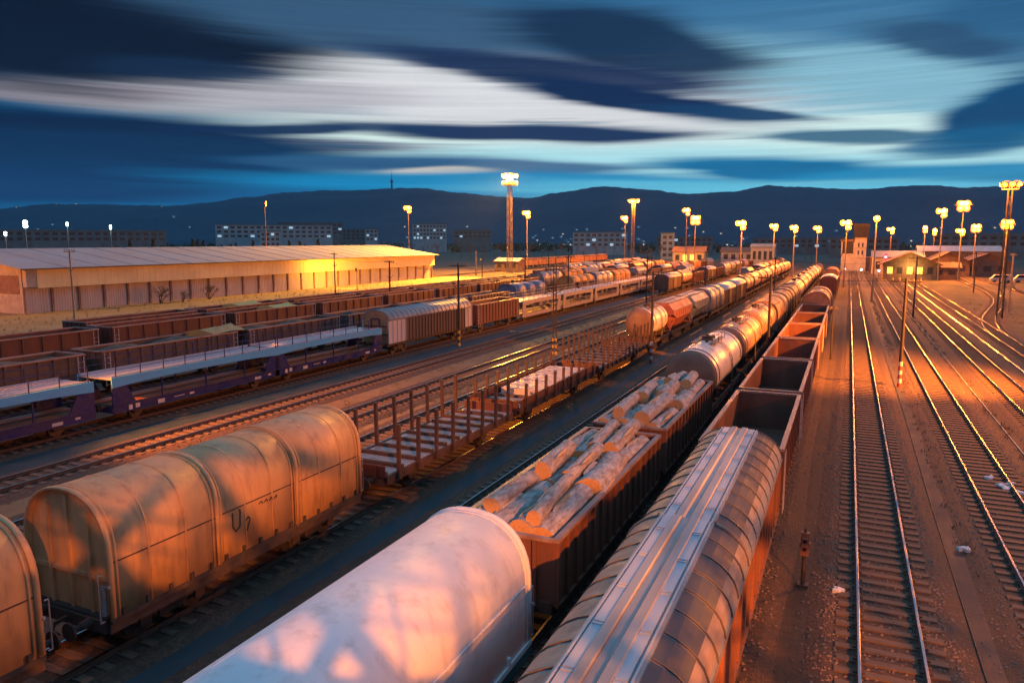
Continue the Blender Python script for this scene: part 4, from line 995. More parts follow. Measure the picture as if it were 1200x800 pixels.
def log(x, y, z, r, ln, yaw, pitch, var, label, grp):
    o = bpy.data.objects.new('log', LMESH[var]); COL.objects.link(o); o.location = (x, y, z)
    o.scale = (r, ln, r); o.rotation_euler = (R(pitch), R(rnd.uniform(0, 360)) if False else 0, R(yaw)); tag(o, label, 'log', grp); return o
ROWN = ['front', 'middle', 'back']
for wi, (yc, wn) in enumerate(((22.35, 'wagon behind the white hood'), (34.55, 'wagon before the white tank'))):
    for row in range(3):
        y = yc - 3.6 + 3.6*row
        for lay, zz in enumerate((1.66, 2.18)):
            for i, u in enumerate([-1.12, -.56, .0, .55, 1.08]):
                log(TX['B'] + u, y + rnd.uniform(-.15, .15), zz + rnd.uniform(0, .08), rnd.uniform(.25, .30), 3.35, rnd.uniform(-2, 2), rnd.uniform(-1, 1), rnd.randrange(5), f'log low in the bottom layers of the {wn}', f'bottom logs in the {wn}')
        top = [(-1.05, .28), (-.40, .33), (.28, .30), (.94, .31)] if row != 1 else [(-1.03, .30), (-.45, .24), (.15, .32), (.90, .40)]
        yaw0 = (-5, 4, -3)[row]
        for i, (u, rr) in enumerate(top):
            rr *= rnd.uniform(.94, 1.1); var = 5 if (row == 1 and i == 3) else rnd.randrange(5)
            ex = 'thick hollow-ended log' if var == 5 else ('slim log' if rr < .27 else 'grey-barked log')
            log(TX['B'] + u + rnd.uniform(-.05, .05), y + rnd.uniform(-.15, .15), 2.56 + rr*.62 + rnd.uniform(0, .06), rr, rnd.uniform(3.0, 3.35), yaw0*.5 + rnd.uniform(-2.5, 2.5), rnd.uniform(-2, 3), var, f'{ex}, {ORD[i]} from left on the {ROWN[row]} pile, {wn}', f'top logs in the {wn}')
        for i, u in enumerate(((-.70, .56), (-.64, .3), (-.08, .62))[row]):
            rr = rnd.uniform(.20, .31)
            log(TX['B'] + u, y + rnd.uniform(-.2, .25), 3.16 + rr*.4, rr, rnd.uniform(2.7, 3.2), yaw0*.5 + rnd.uniform(-5, 5), rnd.uniform(-2, 4), rnd.randrange(5), f'{ORD[i]} log from left topping the {ROWN[row]} heap, {wn}', f'heaped logs in the {wn}')
# pale sheets on the low-sided wagon
for k in range(3):
    mb = MB(); y0 = 40.0 + 2.75*k
    mb.box(TX['C'] - 1.25, TX['C'] + 1.28, y0, y0 + 2.7, 1.27, 1.62 + .03*k); 
    for q in range(5): mb.box(TX['C'] - 1.2, TX['C'] + 1.2, y0 + .2 + .5*q, y0 + .26 + .5*q, 1.621 + .03*k, 1.65 + .03*k)
    tag(mb.build('sheet_stack', M['panel_pale']), f'pale stacked sheets, {ORD[k]} bundle from the near end of the low-sided wagon', 'load', 'pale sheet bundles on the low-sided wagon')

# ------------------------------------------------------------------ warehouse
wh = thing('warehouse', 'long pale shed with yellow-lit fascia and low pitched roof at the left', 'warehouse', (-110, 69.6, -.29))
LW = 117.6
mb = MB().box(-.25, 0, 0, LW, 0, 6.75)
mb.build('front_wall', M['shed_wall'], wh)
nb = 27; mb = MB()
ys = [.0]; y = .0; 
for i in range(nb + 1):
    y = LW*i/nb; MB().box(.002, .26, max(0, y - .18), min(LW, y + .18), 0, 3.72).build('pillar', M['brick'], wh)
mb = MB()
for i in range(int(LW/.42)): mb.box(.001, .035, .1 + .42*i, .25 + .42*i, .02, 3.7)
c = mb.build('corrugation', M['shed_wall'], wh)
mb = MB().box(.27, 1.15, 1.6, LW - .2, 3.73, 6.62, 0)
for i in range(int((LW - 2)/1.2)): mb.box(1.151, 1.17, 1.8 + 1.2*i, 1.84 + 1.2*i, 3.75, 6.6, 0)
mb.box(1.1501, 1.20, 1.6, LW - .2, 5.2, 5.26, 0)
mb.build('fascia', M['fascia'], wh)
MB().box(.27, 1.10, .0, 1.58, 3.9, 6.6).build('fascia_return', M['concrete'], wh)
WD = 32
for y, s in ((0, -1), (LW, 1)):
    y0, y1 = (y, y + .25) if s < 0 else (y - .25, y)
    mb = MB(); pts = [(-.26, 0), (-.26, 6.75), (-WD/2, 9.15), (-WD, 6.75), (-WD, 0)]
    mb.prism(pts, y0, y1, 0); mb.build('gable_wall', M['concrete'], wh)
    yy0, yy1 = (y0 - .05, y0 - .003) if s < 0 else (y1 + .003, y1 + .05)
    MB().box(-WD + .5, -.6, yy0, yy1, 2.9, 5.6).build('gable_band', M['brick'], wh)
mb = MB(); n = 40
for s, (xa, za, xb, zb) in ((1, (1.9, 6.68, -WD/2, 9.42)), (-1, (-WD/2, 9.42, -WD - 1.5, 6.68))):
    vs = [(xa, -1.2, za), (xb, -1.2, zb), (xb, LW + 1.2, zb), (xa, LW + 1.2, za), (xa, -1.2, za - .16), (xb, -1.2, zb - .16), (xb, LW + 1.2, zb - .16), (xa, LW + 1.2, za - .16)]
    mb.add(vs, [(0,3,2,1),(4,5,6,7),(0,1,5,4),(3,7,6,2),(0,4,7,3),(1,2,6,5)], 0)
for i in range(1, 20):
    y = LW*i/20; mb.bar((1.92, y, 6.70), (-WD/2, y, 9.44), .10, .05, 0)
mb.build('roof', M['shed_roof'], wh)
MB().box(1.92, 2.06, -1.2, LW + 1.2, 6.5, 6.66).build('gutter', M['steel_dark'], wh)

# ------------------------------------------------------------------ lamp masts and their light
def flood(root, x, y, z, az, tilt, sz=.8, lampm='lamp'):
    """a round floodlight: drum housing with a domed glass and a glowing glare ring"""
    d = Vector((math.sin(az)*math.cos(tilt), math.cos(az)*math.cos(tilt), -math.sin(tilt))); c = Vector((x, y, z)); r_ = .36*sz
    f = MB().cyl(c - d*.34*sz, c + d*.10*sz, r_*.6, r_*1.27, 18).build('floodlight', M['steel_dark'], root)
    mb = MB().cyl(c + d*.101*sz, c + d*.16*sz, r_*1.25, r_*1.2, 18, 1).cyl(c + d*.161*sz, c + d*.24*sz, r_*.72, r_*.60, 16, 0).cyl(c + d*.241*sz, c + d*.29*sz, r_*.60, r_*.3, 16, 0); mb.build('lamp_glass', [M[lampm], M['lamp_glare' if lampm == 'lamp' else lampm]], f)
def light(x, y, z, p, col=SODIUM, rad=.5, parent=None, spot=None):
    l = bpy.data.lights.new('lamp_light', 'POINT'); l.energy = p; l.color = col; l.shadow_soft_size = rad
    o = bpy.data.objects.new('lamp_light', l); COL.objects.link(o); o.location = (x, y, z)
    if parent: o.parent = parent; o.location = (x - parent.location.x, y - parent.location.y, z - parent.location.z)
    return o
MG = 'lit sodium lamp masts across the yard'
def mast(x, y, h, label, p=25000, n=4, lattice=False, sz=.8, aim=None,  face=None, col=SODIUM, lampm='lamp', group=MG, rings=1, r0=.09):
    sz *= 1.45 if not lattice else 1.15
    r = thing('lamp_mast', label, 'lamp mast', (x, y, -.29), group)
    if lattice:
        w = .75 if h > 20 else .34; wt = .55 if h > 20 else .22; mb = MB()
        for sx_ in (-1, 1):
            for sy in (-1, 1): mb.bar((sx_*w, sy*w, 0), (sx_*wt, sy*wt, h), .16 if h > 20 else .08)
        k = 0; z = 0
        while z < h - 1.4:
            z2 = z + 1.5; a = w + (wt - w)*z/h; b = w + (wt - w)*z2/h; q = 1 if k % 2 else -1
            for s in (-1, 1):
                t_ = .08 if h > 20 else .04; mb.bar((-q*a, s*a, z), (q*b, s*b, z2), t_); mb.bar((s*a, -q*a, z), (s*b, q*b, z2), t_)
                mb.bar((-b, s*b, z2), (b, s*b, z2), t_); mb.bar((s*b, -b, z2), (s*b, b, z2), t_)
            z = z2; k += 1
        mb.build('lattice_tower', M['mast' if h > 20 else 'pole_dark'], r)
    else:
        MB().cyl((0, 0, 0), (0, 0, h), r0*2.0, r0, 12).cyl((0, 0, 0), (0, 0, .4), r0*3, r0*2.6, 12).build('mast_pole', M['mast'], r)
    a0 = math.atan2(-x, -y) if face is None else face
    for rg in range(rings):
        zt = h - 2.4*rg; pw = ((1.9 if h > 20 else .85) if lattice else .5) ; 
        mb = MB()
        if lattice:
            mb.box(-pw, pw, -pw, pw, zt - .1, zt); 
            for s in (-1, 1):
                mb.bar((-pw, s*pw, zt + 1.0), (pw, s*pw, zt + 1.0), .06); mb.bar((s*pw, -pw, zt + 1.0), (s*pw, pw, zt + 1.0), .06)
                for q in (-1, 0, 1): mb.bar((q*pw, s*pw, zt), (q*pw, s*pw, zt + 1.0), .05)
        else:
            c_, s_ = math.cos(a0), -math.sin(a0); wd = .55*n*sz*.5
            mb.bar((-c_*wd, -s_*wd, zt), (c_*wd, s_*wd, zt), .12)
        mb.build('lamp_platform' if lattice else 'crossarm', M['mast'], r)
        if lattice:
            for i in range(n):
                t = 2*PI*i/n; flood(r, math.sin(t)*(pw + .2), math.cos(t)*(pw + .2), zt + .6, t, R(28), sz, lampm)
        else:
            for i in range(n):
                k = i % 2; t = (i//2 - (n//2 - (0 if n % 2 else 1) - (.5 if n % 2 else 0))/2 if n > 1 else 0)*.80*sz
                flood(r, math.cos(a0)*t + math.sin(a0)*.25, -math.sin(a0)*t + math.cos(a0)*.25, zt + .42 - k*.74*sz, a0 + (t/sz)*.35, R(14), sz, lampm)
    p *= 1.4
    if not lattice: pass
    dx, dy = math.sin(a0)*1.2, math.cos(a0)*1.2
    if lattice:
        for s in ((2.9, 0), (-2.9, 0), (0, -2.9)): light(x + s[0], y + s[1], h - .6, p/3, col, .6, r)
    else: light(x + dx, y + dy, h + .2, p, col, .45, r)
    for (tx, ty, tz, pw_, cone) in (aim or ()):
        l = bpy.data.lights.new('floodlight_beam', 'SPOT'); l.energy = pw_; l.color = col; l.shadow_soft_size = .22; l.spot_size = R(cone); l.spot_blend = 1.0 if cone > 55 else .75
        o = bpy.data.objects.new('floodlight_beam', l); COL.objects.link(o); o.parent = r
        s = Vector((dx*1.3, dy*1.3, h + .2 - 1.0*lattice)); 
        if lattice: s = Vector((dx*2.6, dy*2.6, h - .8))
        o.location = s; o.rotation_euler = (Vector((tx - x, ty - y, tz + .29)) - s).to_track_quat('-Z', 'Y').to_euler()
    return r
mast(-101.8, 224, 31.0, 'tall lattice lamp tower with two bright crowns right of the warehouse', 260000, 12, True, 1.35, rings=2, col=GOLD, aim=[(-107, 164, 1, 2600000, 62)])
mast(-98, 363, 29.5, 'distant lattice lamp tower with stacked lights left of the double lamp', 90000, 12, True, 1.6, rings=1)
mast(19.4, 120.7, 17.6, 'lattice lamp mast at the right frame edge with crowned lights', 16000, 8, True, .7)
mast(-155, 247, 22.7, 'single lamp on a slim mast behind the warehouse roof', 12000, 3, sz=1.25)
mast(-105, 246, 20.0, 'single lamp just right of the tall lamp tower', 40000, 3, sz=1.2)
mast(-90, 320, 20.0, 'lower lamp just left of the distant lattice tower', 40000, 3, sz=1.3)
mast(-67, 339, 23.7, 'upper lamp of the close pair over the middle tracks', 40000, 3, sz=1.5)
mast(-49, 263, 18.0, 'lower brighter lamp of the close pair over the middle tracks', 45000, 4, sz=1.4)
mast(-20.1, 158, 13.8, 'slim lamp mast left of the three distant lamps over the tank train', 22000, 3, sz=.85)
mast(-20.1, 230, 14.5, 'distant lamp mast, leftmost of three in a line before the control tower', 25000, 3, sz=.9)
mast(-15.1, 238, 14.2, 'distant lamp mast, middle of three in a line before the control tower', 25000, 3, sz=.95)
mast(-10.3, 282, 14.6, 'distant lamp mast, rightmost of three in a line before the control tower', 25000, 3, sz=1.05)
mast(-.75, 187, 14.3, 'lamp mast directly left of the control tower top', 25000, 3, sz=1.0)
mast(4.1, 145.6, 14.1, 'tall dark pole lamp right of the control tower with a small light', 7000, 1, sz=.8)
mast(13.3, 298, 14.3, 'lamp on a pole behind the dark-roofed platform shelter', 25000, 3, sz=1.1)
mast(22, 228, 18.0, 'left lamp of the high pair above the station sheds', 30000, 3, sz=1.1)
mast(27, 231, 20.0, 'highest lamp above the station sheds', 40000, 4, sz=1.25)
mast(21, 263, 14.2, 'small left lamp of the two close low lamps by the shelter', 20000, 2, sz=1.0)
mast(29.6, 330, 14.1, 'small right lamp of the two close low lamps by the shelter', 20000, 2, sz=1.2)
mast(28.3, 243, 13.0, 'low lamp in front of the station shed roof', 22000, 3, sz=.9)
mast(33, 252, 14.3, 'bright low lamp at the right part of the station shed roof', 26000, 4, sz=1.0)
mast(29.9, 186, 14.1, 'bright lamp below the crown of the right frame lattice mast', 18000, 4, sz=.9)
mast(-160, 175, 21.5, 'dim lamp mast behind the left half of the warehouse', 2500, 2, sz=.7, face=R(60), group=None)
r = mast(-97.5, 134, 4.2, 'short post with an added floodlight turned to the warehouse wall', 300, 2, sz=.35, face=R(-60), col=GOLD, group=None, r0=.05, aim=[(-109, 140, 4.5, 26000, 165)])  # floodlight on this post is added to brighten the wall
# masts standing outside the frame whose light falls into it
mast(18.7, 58, 13.5, 'lamp mast right of the tracks beside the gondola train', 26000, 4, aim=[(1.5, 67, 0, 230000, 66)])
mast(24, 20, 13.0, 'unseen lamp mast added at the right of the tracks near the footbridge', 4500, 4)  # unseen mast, added to bring light onto the near right ground
mast(24.0, -20, 18.8, 'lamp mast behind the footbridge lighting the hood wagons', 2500, 5, aim=[(24 + 20*math.sin(R(-42)), -20 + 20*math.cos(R(-42)), 18.8 - 12.0, 200000, 46)])
mast(-42.8, 12, 13.0, 'lamp mast between the carrier train and the loaded wagons', 4000, 4, aim=[(-27.5, 39, 0, 160000, 44)])
mast(-122, 48, 13.5, 'lamp mast in front of the warehouse gable', 26000, 4)

# ------------------------------------------------------------------ poles in the yard
PG = 'slim poles with crossarms between the tracks'
def pole(x, y, h, label, stripes=None, arm=1.0, r0=.11, m='pole_dark', lat=False, brace=True, az=0):
    r = thing('line_pole', label, 'pole', (x, y, -.29), PG)
    zs = 1.9 if stripes else 0
    if lat:
        mb = MB()
        for s in (-1, 1): mb.bar((s*.16, 0, zs), (s*.11, 0, h), .07, .09)
        z = zs; q = 1
        while z < h - .5: mb.bar((-q*.15, 0, z), (q*.14, 0, z + .5), .035); z += .5; q = -q
        mb.build('pole_shaft', M[m], r)
    else: MB().cyl((0, 0, zs), (0, 0, h), r0*1.25, r0*.8, 12).build('pole_shaft', M[m], r)
    if stripes:
        mb = MB()
        for k in range(6):
            z = k*zs/6
            if lat:
                for s in (-1, 1): mb.bar((s*.17, 0, z), (s*.165, 0, z + zs/6), .075, .095, k % 2)
                mb.bar((-.16, 0, z), (.16, 0, z + zs/6), .05, .05, k % 2)
            else: mb.cyl((0, 0, z), (0, 0, z + zs/6), r0*1.3, r0*1.28, 12, k % 2)
        mb.build('striped_foot', [M['stripe_' + stripes[0]], M['stripe_' + stripes[1]]], r)
    mb = MB().bar((-arm, 0, h - .25), (arm, 0, h - .25), .07, .09)
    if brace: mb.bar((0, 0, h - 2.6), (arm*.8, 0, h - 2.1), .05).bar((0, 0, h - 2.6), (-arm*.6, 0, h - 2.2), .05)
    mb.build('crossarm', M[m], r)
    for u in (-arm*.9, -arm*.45, arm*.45, arm*.9):
        mb = MB()
        for k in range(3): mb.cyl((u, 0, h - .18 + .07*k), (u, 0, h - .13 + .07*k), .06, .045, 10)
        mb.build('insulator', M['insul'], r)
    return r
pole(3.9, 60.8, 8.0, 'brown pole with red-white striped foot between the right tracks', 'rw')
pole(-1.0, 72.7, 4.8, 'short plain post standing beside the gondolas', None, .35, .07, brace=False)
pole(-5.55, 62.5, 8.0, 'dark pole rising between the tank wagons and the gondolas', None)
pole(-15.4, 64.0, 8.0, 'dark pole with striped foot at the edge of the dark path', 'rw')
pole(-24.9, 65.0, 8.3, 'lattice pole with yellow-black foot left of the farther stake wagon', 'yk', lat=True)
pole(-36.0, 66.6, 8.4, 'dark pole in front of the brown sliding-wall wagon', 'yk')
pole(-59.8, 90.0, 7.9, 'brown pole with short arms before the bright end of the warehouse', None, .8)
pole(-86.5, 60.8, 9.6, 'pale pole with lamp arms near the left end of the warehouse', None, 1.0, m='pole')
pole(-84.5, 109.5, 8.6, 'slim pole before the middle of the warehouse wall', None, .7)
pole(-106.1, 208, 7.7, 'pale thick post with diagonal brace past the warehouse end', None, .5, .2, m='pole')
pole(8.7, 118, 8.5, 'dark pole near the centre of the right tracks, in line with the shelter', None)
pole(22.5, 133, 8.8, 'orange-lit post beside the curving siding', None, .5, .14, m='pole', brace=False)
for i, (x, y) in enumerate(((-29.9, 120), (-42.8, 118), (-52, 121), (-10.3, 122), (-29.9, 175), (-42.8, 172), (-66, 168), (-85, 170), (-78.5, 215), (-52, 214), (24, 180))):
    pole(x, y, 8.2, f'distant dark line pole, {ORD[i]} of those standing between the far tracks', None)
# overhead line between the nearest row of poles
def wire(p, q, sag, label):
    pts = [(p[0] + (q[0]-p[0])*t/10, p[1] + (q[1]-p[1])*t/10, p[2] + (q[2]-p[2])*t/10 - sag*4*(t/10)*(1 - t/10)) for t in range(11)]
    tag(MB().tube(pts, .016, 5).build('overhead_wire', M['pole_dark']), label, 'wire', 'overhead wires across the yard')
pl = [(-36.0, 66.6), (-24.9, 65.0), (-15.4, 64.0), (-5.55, 62.5), (3.9, 60.8)]
for i, (a, b) in enumerate(zip(pl, pl[1:])): wire((a[0], a[1], 7.75), (b[0], b[1], 7.6), .25, f'thin overhead wire, {ORD[i]} span from the left in the near row of poles')

far_w = [((-59.8, 90.0), (-36.0, 66.6)), ((-84.5, 109.5), (-59.8, 90.0)), ((-42.8, 118), (-29.9, 120)), ((-29.9, 120), (-10.3, 122)), ((-10.3, 122), (8.7, 118)), ((8.7, 118), (3.9, 60.8)), ((-15.4, 64.0), (-10.3, 122)), ((-24.9, 65.0), (-29.9, 120))]
for i, (a, b) in enumerate(far_w): wire((a[0], a[1], 7.5), (b[0], b[1], 7.6), .5, f'thin overhead wire, {ORD[i]} of the spans beyond the near row of poles')
# small signal post beside the hatch roof wagon, ground signals, buffer lights
r = thing('dwarf_signal', 'small orange-brown signal post on the ground beside the hatch-roof wagon', 'signal', (-.75, 23.8, -.29))
MB().cyl((0, 0, 0), (0, 0, 1.15), .07, .06, 12).box(-.16, .16, -.16, .16, 0, .08).build('post', M['stripe_k'], r)
MB().box(-.12, .12, -.08, .08, 1.0, 1.75).box(-.16, .16, -.07, .09, 1.28, 1.42).box(-.09, .09, -.16, -.08, 1.55, 1.60).box(-.09, .09, -.16, -.08, 1.30, 1.34).build('signal_head', M['orange_wall'], r)
for z in (1.48, 1.22): MB().cyl((0, -.082, z), (0, -.10, z), .06, n=14).build('lens', M['glass'], r)
MB().cyl((0, 0, 1.75), (0, 0, 1.88), .05, .02, 10).build('cap', M['stripe_k'], r)
for i, (x, y) in enumerate(((-1.0, 262), (3.8, 256), (8.5, 250))):
    r = thing('ground_signal', f'small white-blue lit ground signal, {ORD[i]} from left before the control tower', 'signal', (x, y, -.29), 'white ground signals')
    MB().cyl((0, 0, 0), (0, 0, 1.5), .08, n=10).box(-.3, .3, -.15, .15, 1.4, 2.1).build('signal_head', M['steel_dark'], r)
    MB().cyl((0, -.16, 1.75), (0, -.2, 1.75), .26, n=14).build('lens', M['signal_w'], r)
r = thing('colour_light_signal', 'red glowing signal on a post left of the dark-roofed shelter', 'signal', (9.6, 238, -.29))
MB().cyl((0, 0, 0), (0, 0, 6.0), .1, n=10).box(-.35, .35, -.15, .15, 5.4, 7.0).build('signal_post', M['steel_dark'], r)
MB().cyl((0, -.16, 6.1), (0, -.22, 6.1), .34, n=14).build('lens', M['signal_red'], r)
light(9.6, 237, 5.85, 900, (1, .05, .08), .3, r)

# ------------------------------------------------------------------ railway buildings
def windows(root, x0, x1, y, z0, z1, n, rows, m='cabin_glass', lit=(), litm='win_lit', w=.55, h=.55, rr=random.Random(5)):
    for j in range(rows):
        for i in range(n):
            cx = x0 + (x1 - x0)*(i + .5)/n; cz = z0 + (z1 - z0)*(j + .5)/rows; ww = (x1 - x0)/n*w/2; hh = (z1 - z0)/rows*h/2
            mm = litm if rr.random() < (lit if isinstance(lit, float) else 0) else m
            MB().box(cx - ww, cx + ww, y - .04, y - .003, cz - hh, cz + hh).build('window', M[mm], root)
ctw = thing('control_tower', 'pale control tower with dark glazed top beyond the end of the tracks', 'tower', (3.6, 290, -.29), rz=R(0))
MB().box(-2.4, 2.4, 0, 5, 0, 11.8).build('shaft', M['plaster'], ctw)
MB().box(-2.9, 2.9, -.5, 5.5, 11.803, 15.6).build('cabin', M['cabin_glass'], ctw)
MB().box(-3.3, 3.3, -.9, 5.9, 15.603, 16.6).build('roof', M['steel_dark'], ctw)
for x in (-2.95, -1, 1, 2.95): MB().box(x - .12, x + .12, -.62, -.503, 11.85, 15.55).build('mullion', M['steel_dark'], ctw)
for z in (4.5, 8.0): MB().box(-2.42, 2.42, -.06, -.003, z, z + .12).build('string_course', M['brick'], ctw)
ctw.scale = (.78, 1, 1)
windows(ctw, -1.6, 1.6, 0, 5.2, 10.5, 2, 2, w=.4)
MB().box(-7.8, -2.42, .5, 5, 0, 6.2).build('annex', M['plaster'], ctw)
MB().box(-7.9, -2.42, .3, 5.1, 6.203, 10.3).build('annex_cabin', M['cabin_glass'], ctw)
MB().box(-8.4, -2.43, -.1, 5.3, 10.303, 11.2).build('annex_roof', M['tile'], ctw)
for x in (-7.95, -2.9): MB().box(x, x + .5, .1, .297, 6.25, 10.3).build('corner_post', M['plaster'], ctw)
MB().box(2.43, 9.5, .8, 5, 0, 5.0).build('side_wing', M['brick'], ctw)
def shed(name, label, x, y, w, d, hw_, hr, mw, mr, cat='building', eave=.6, win=0, lit=0.0, group=None, rz=0, ridge_x=True):
    r = thing(name, label, cat, (x, y, -.29), group, rz)
    if ridge_x:      # ridge runs along x, gables at the sides
        mb = MB().box(-w/2, w/2, 0, d, 0, hw_); mb.add([(-w/2, 0, hw_), (-w/2, d, hw_), (-w/2, d/2, hr), (w/2, 0, hw_), (w/2, d, hw_), (w/2, d/2, hr)], [(0,1,2),(5,4,3)]); mb.build('wall', M[mw], r)
        mb = MB(); t = .14
        for a, b in ((-eave, d/2), (d + eave, d/2)):
            za = hw_ - (hr - hw_)*eave/(d/2) + .02
            vs = [(-w/2-eave, a, za), (w/2+eave, a, za), (w/2+eave, b, hr + .02), (-w/2-eave, b, hr + .02)]; vs += [(p, q, z + t) for p, q, z in vs]
            mb.add(vs, [(0,3,2,1),(4,5,6,7),(0,1,5,4),(1,2,6,5),(2,3,7,6),(3,0,4,7)])
        mb.build('roof', M[mr], r)
    else:            # ridge runs away from the tracks, gable towards the camera
        MB().prism([(w/2, 0), (w/2, hw_), (0, hr), (-w/2, hw_), (-w/2, 0)], 0, d).build('wall', M[mw], r)
        mb = MB(); t = .16
        for s in (-1, 1):
            za = hw_ - (hr - hw_)*eave/(w/2) + .02
            vs = [(s*(w/2+eave), -eave, za), (0, -eave, hr + .02), (0, d + eave, hr + .02), (s*(w/2+eave), d + eave, za)]; vs += [(p, q, z + t) for p, q, z in vs]
            mb.add(vs, [(0,3,2,1),(4,5,6,7),(0,1,5,4),(1,2,6,5),(2,3,7,6),(3,0,4,7)])
        mb.build('roof', M[mr], r)
    if win: windows(r, -w/2 + .4, w/2 - .4, 0, .9, hw_ - .4, win, 1, lit=lit, litm='win_gold')
    return r
sh = shed('platform_shelter', 'dark low-roofed shelter with golden lit windows right of the control tower', 15.5, 232, 13, 8, 4.6, 7.4, 'brick', 'tile', 'shelter', 1.4, 5, 0.75, ridge_x=False)
light(15.5, 229.5, 3.6, 1500, (1, .55, .12), .4, sh)
shed('station_building', 'pale station house behind the dark-roofed shelter', 14, 262, 14, 9, 5.6, 7.4, 'plaster', 'shed_roof', 'building', .5, 6, .3)
shed('goods_shed', 'wide brown-gabled goods shed, left of the two sheds at right', 27.5, 258, 11, 18, 4.4, 7.2, 'brick', 'tile', 'shed', .9, 3, .0, ridge_x=False)
shed('goods_shed', 'wide brown-gabled goods shed, right of the two sheds at right', 38, 262, 12, 18, 4.2, 6.8, 'brick', 'tile', 'shed', .9, 3, .2, ridge_x=False)
shed('long_hall', 'long white-roofed hall rising behind the two brown sheds', 34, 292, 24, 12, 7.2, 8.8, 'brick', 'end_white', 'hall', .6, 0)
shed('track_hut', 'brick hut beside the far end of the right tracks', 24.5, 236, 7, 5, 3.4, 4.6, 'brick', 'tile', 'hut', .4, 2, .0)
shed('yard_house', 'pinkish flat house over the far tank wagons', -35.0, 348, 10, 8, 8.0, 9.2, 'plaster', 'concrete', 'house', .4, 4, .0)
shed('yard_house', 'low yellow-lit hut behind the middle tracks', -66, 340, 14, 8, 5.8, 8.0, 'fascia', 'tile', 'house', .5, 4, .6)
shed('yard_house', 'low pink-walled hut right of the yellow-lit hut', -49, 372, 15, 8, 5.6, 7.4, 'plaster', 'tile', 'house', .5, 4, .0)
shed('yard_house', 'small white-roofed cabin past the warehouse end', -108.5, 236, 9, 6, 3.6, 4.6, 'brick', 'end_white', 'house', .4, 3, .0)
for i in range(3):
    r = thing('parked_van', f'pale van parked at the right edge of the station, {ORD[i]} from left', 'van', (36 + 5.5*i, 226 + 2*i, -.29), 'vans parked by the station')
    MB().prism([(-2.4, .45), (-2.45, 1.0), (-2.1, 1.25), (-1.5, 2.0), (2.4, 2.1), (2.45, .45)], -.95, .95).build('body', M['end_white'], r)
    MB().prism([(-2.02, 1.30), (-1.50, 1.92), (1.2, 1.95), (1.2, 1.30)], -.965, .965).build('window', M['glass'], r)
    for x in (-1.5, 1.5):
        for s in (-1, 1): MB().cyl((x, s*.72, .34), (x, s*.97, .34), .34, n=16).build('wheel', M['stripe_k'], r)

# ------------------------------------------------------------------ the town in front of the hills
def block(label, x, y, w, zb, zt, m='block_white', rows=3, n=8, lit=.15, d=12, cat='building', roof=True, litm='win_cool', rz=None):
    r = thing('town_building', label, cat, (x, y, zb if zb < 0 else -.29), None, -math.atan2(x, y) if rz is None else rz)
    h = zt + .29
    MB().box(-w/2, w/2, 0, d, 0, h).build('wall', M[m], r)
    if roof: MB().box(-w/2 - .3, w/2 + .3, -.3, d + .3, h + .003, h + .7).build('roof', M['block_grey'], r)
    windows(r, -w/2 + .5, w/2 - .5, 0, max(1, h - 3.6*rows), h - .3, n, rows, lit=lit, litm=litm, w=.6, h=.5, rr=random.Random(int(w*7)))
    return r
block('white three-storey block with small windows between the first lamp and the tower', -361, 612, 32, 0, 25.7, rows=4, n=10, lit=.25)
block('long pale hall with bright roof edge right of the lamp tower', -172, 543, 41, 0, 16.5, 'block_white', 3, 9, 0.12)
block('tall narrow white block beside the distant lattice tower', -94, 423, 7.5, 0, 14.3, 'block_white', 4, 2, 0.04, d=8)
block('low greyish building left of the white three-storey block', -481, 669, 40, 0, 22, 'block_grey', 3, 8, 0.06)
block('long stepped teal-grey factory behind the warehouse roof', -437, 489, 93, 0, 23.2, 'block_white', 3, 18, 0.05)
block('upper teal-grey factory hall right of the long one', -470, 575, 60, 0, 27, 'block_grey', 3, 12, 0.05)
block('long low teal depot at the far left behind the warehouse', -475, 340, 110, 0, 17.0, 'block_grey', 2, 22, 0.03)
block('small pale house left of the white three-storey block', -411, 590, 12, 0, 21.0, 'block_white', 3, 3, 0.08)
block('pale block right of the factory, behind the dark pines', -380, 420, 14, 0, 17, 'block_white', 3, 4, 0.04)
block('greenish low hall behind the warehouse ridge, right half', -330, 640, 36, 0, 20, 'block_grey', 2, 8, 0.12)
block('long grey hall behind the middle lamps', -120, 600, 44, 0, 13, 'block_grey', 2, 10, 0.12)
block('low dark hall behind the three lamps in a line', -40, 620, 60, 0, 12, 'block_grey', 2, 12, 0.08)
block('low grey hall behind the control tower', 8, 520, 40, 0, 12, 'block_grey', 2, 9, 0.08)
block('low grey hall behind the station sheds', 70, 520, 50, 0, 14, 'block_grey', 2, 10, 0.12)
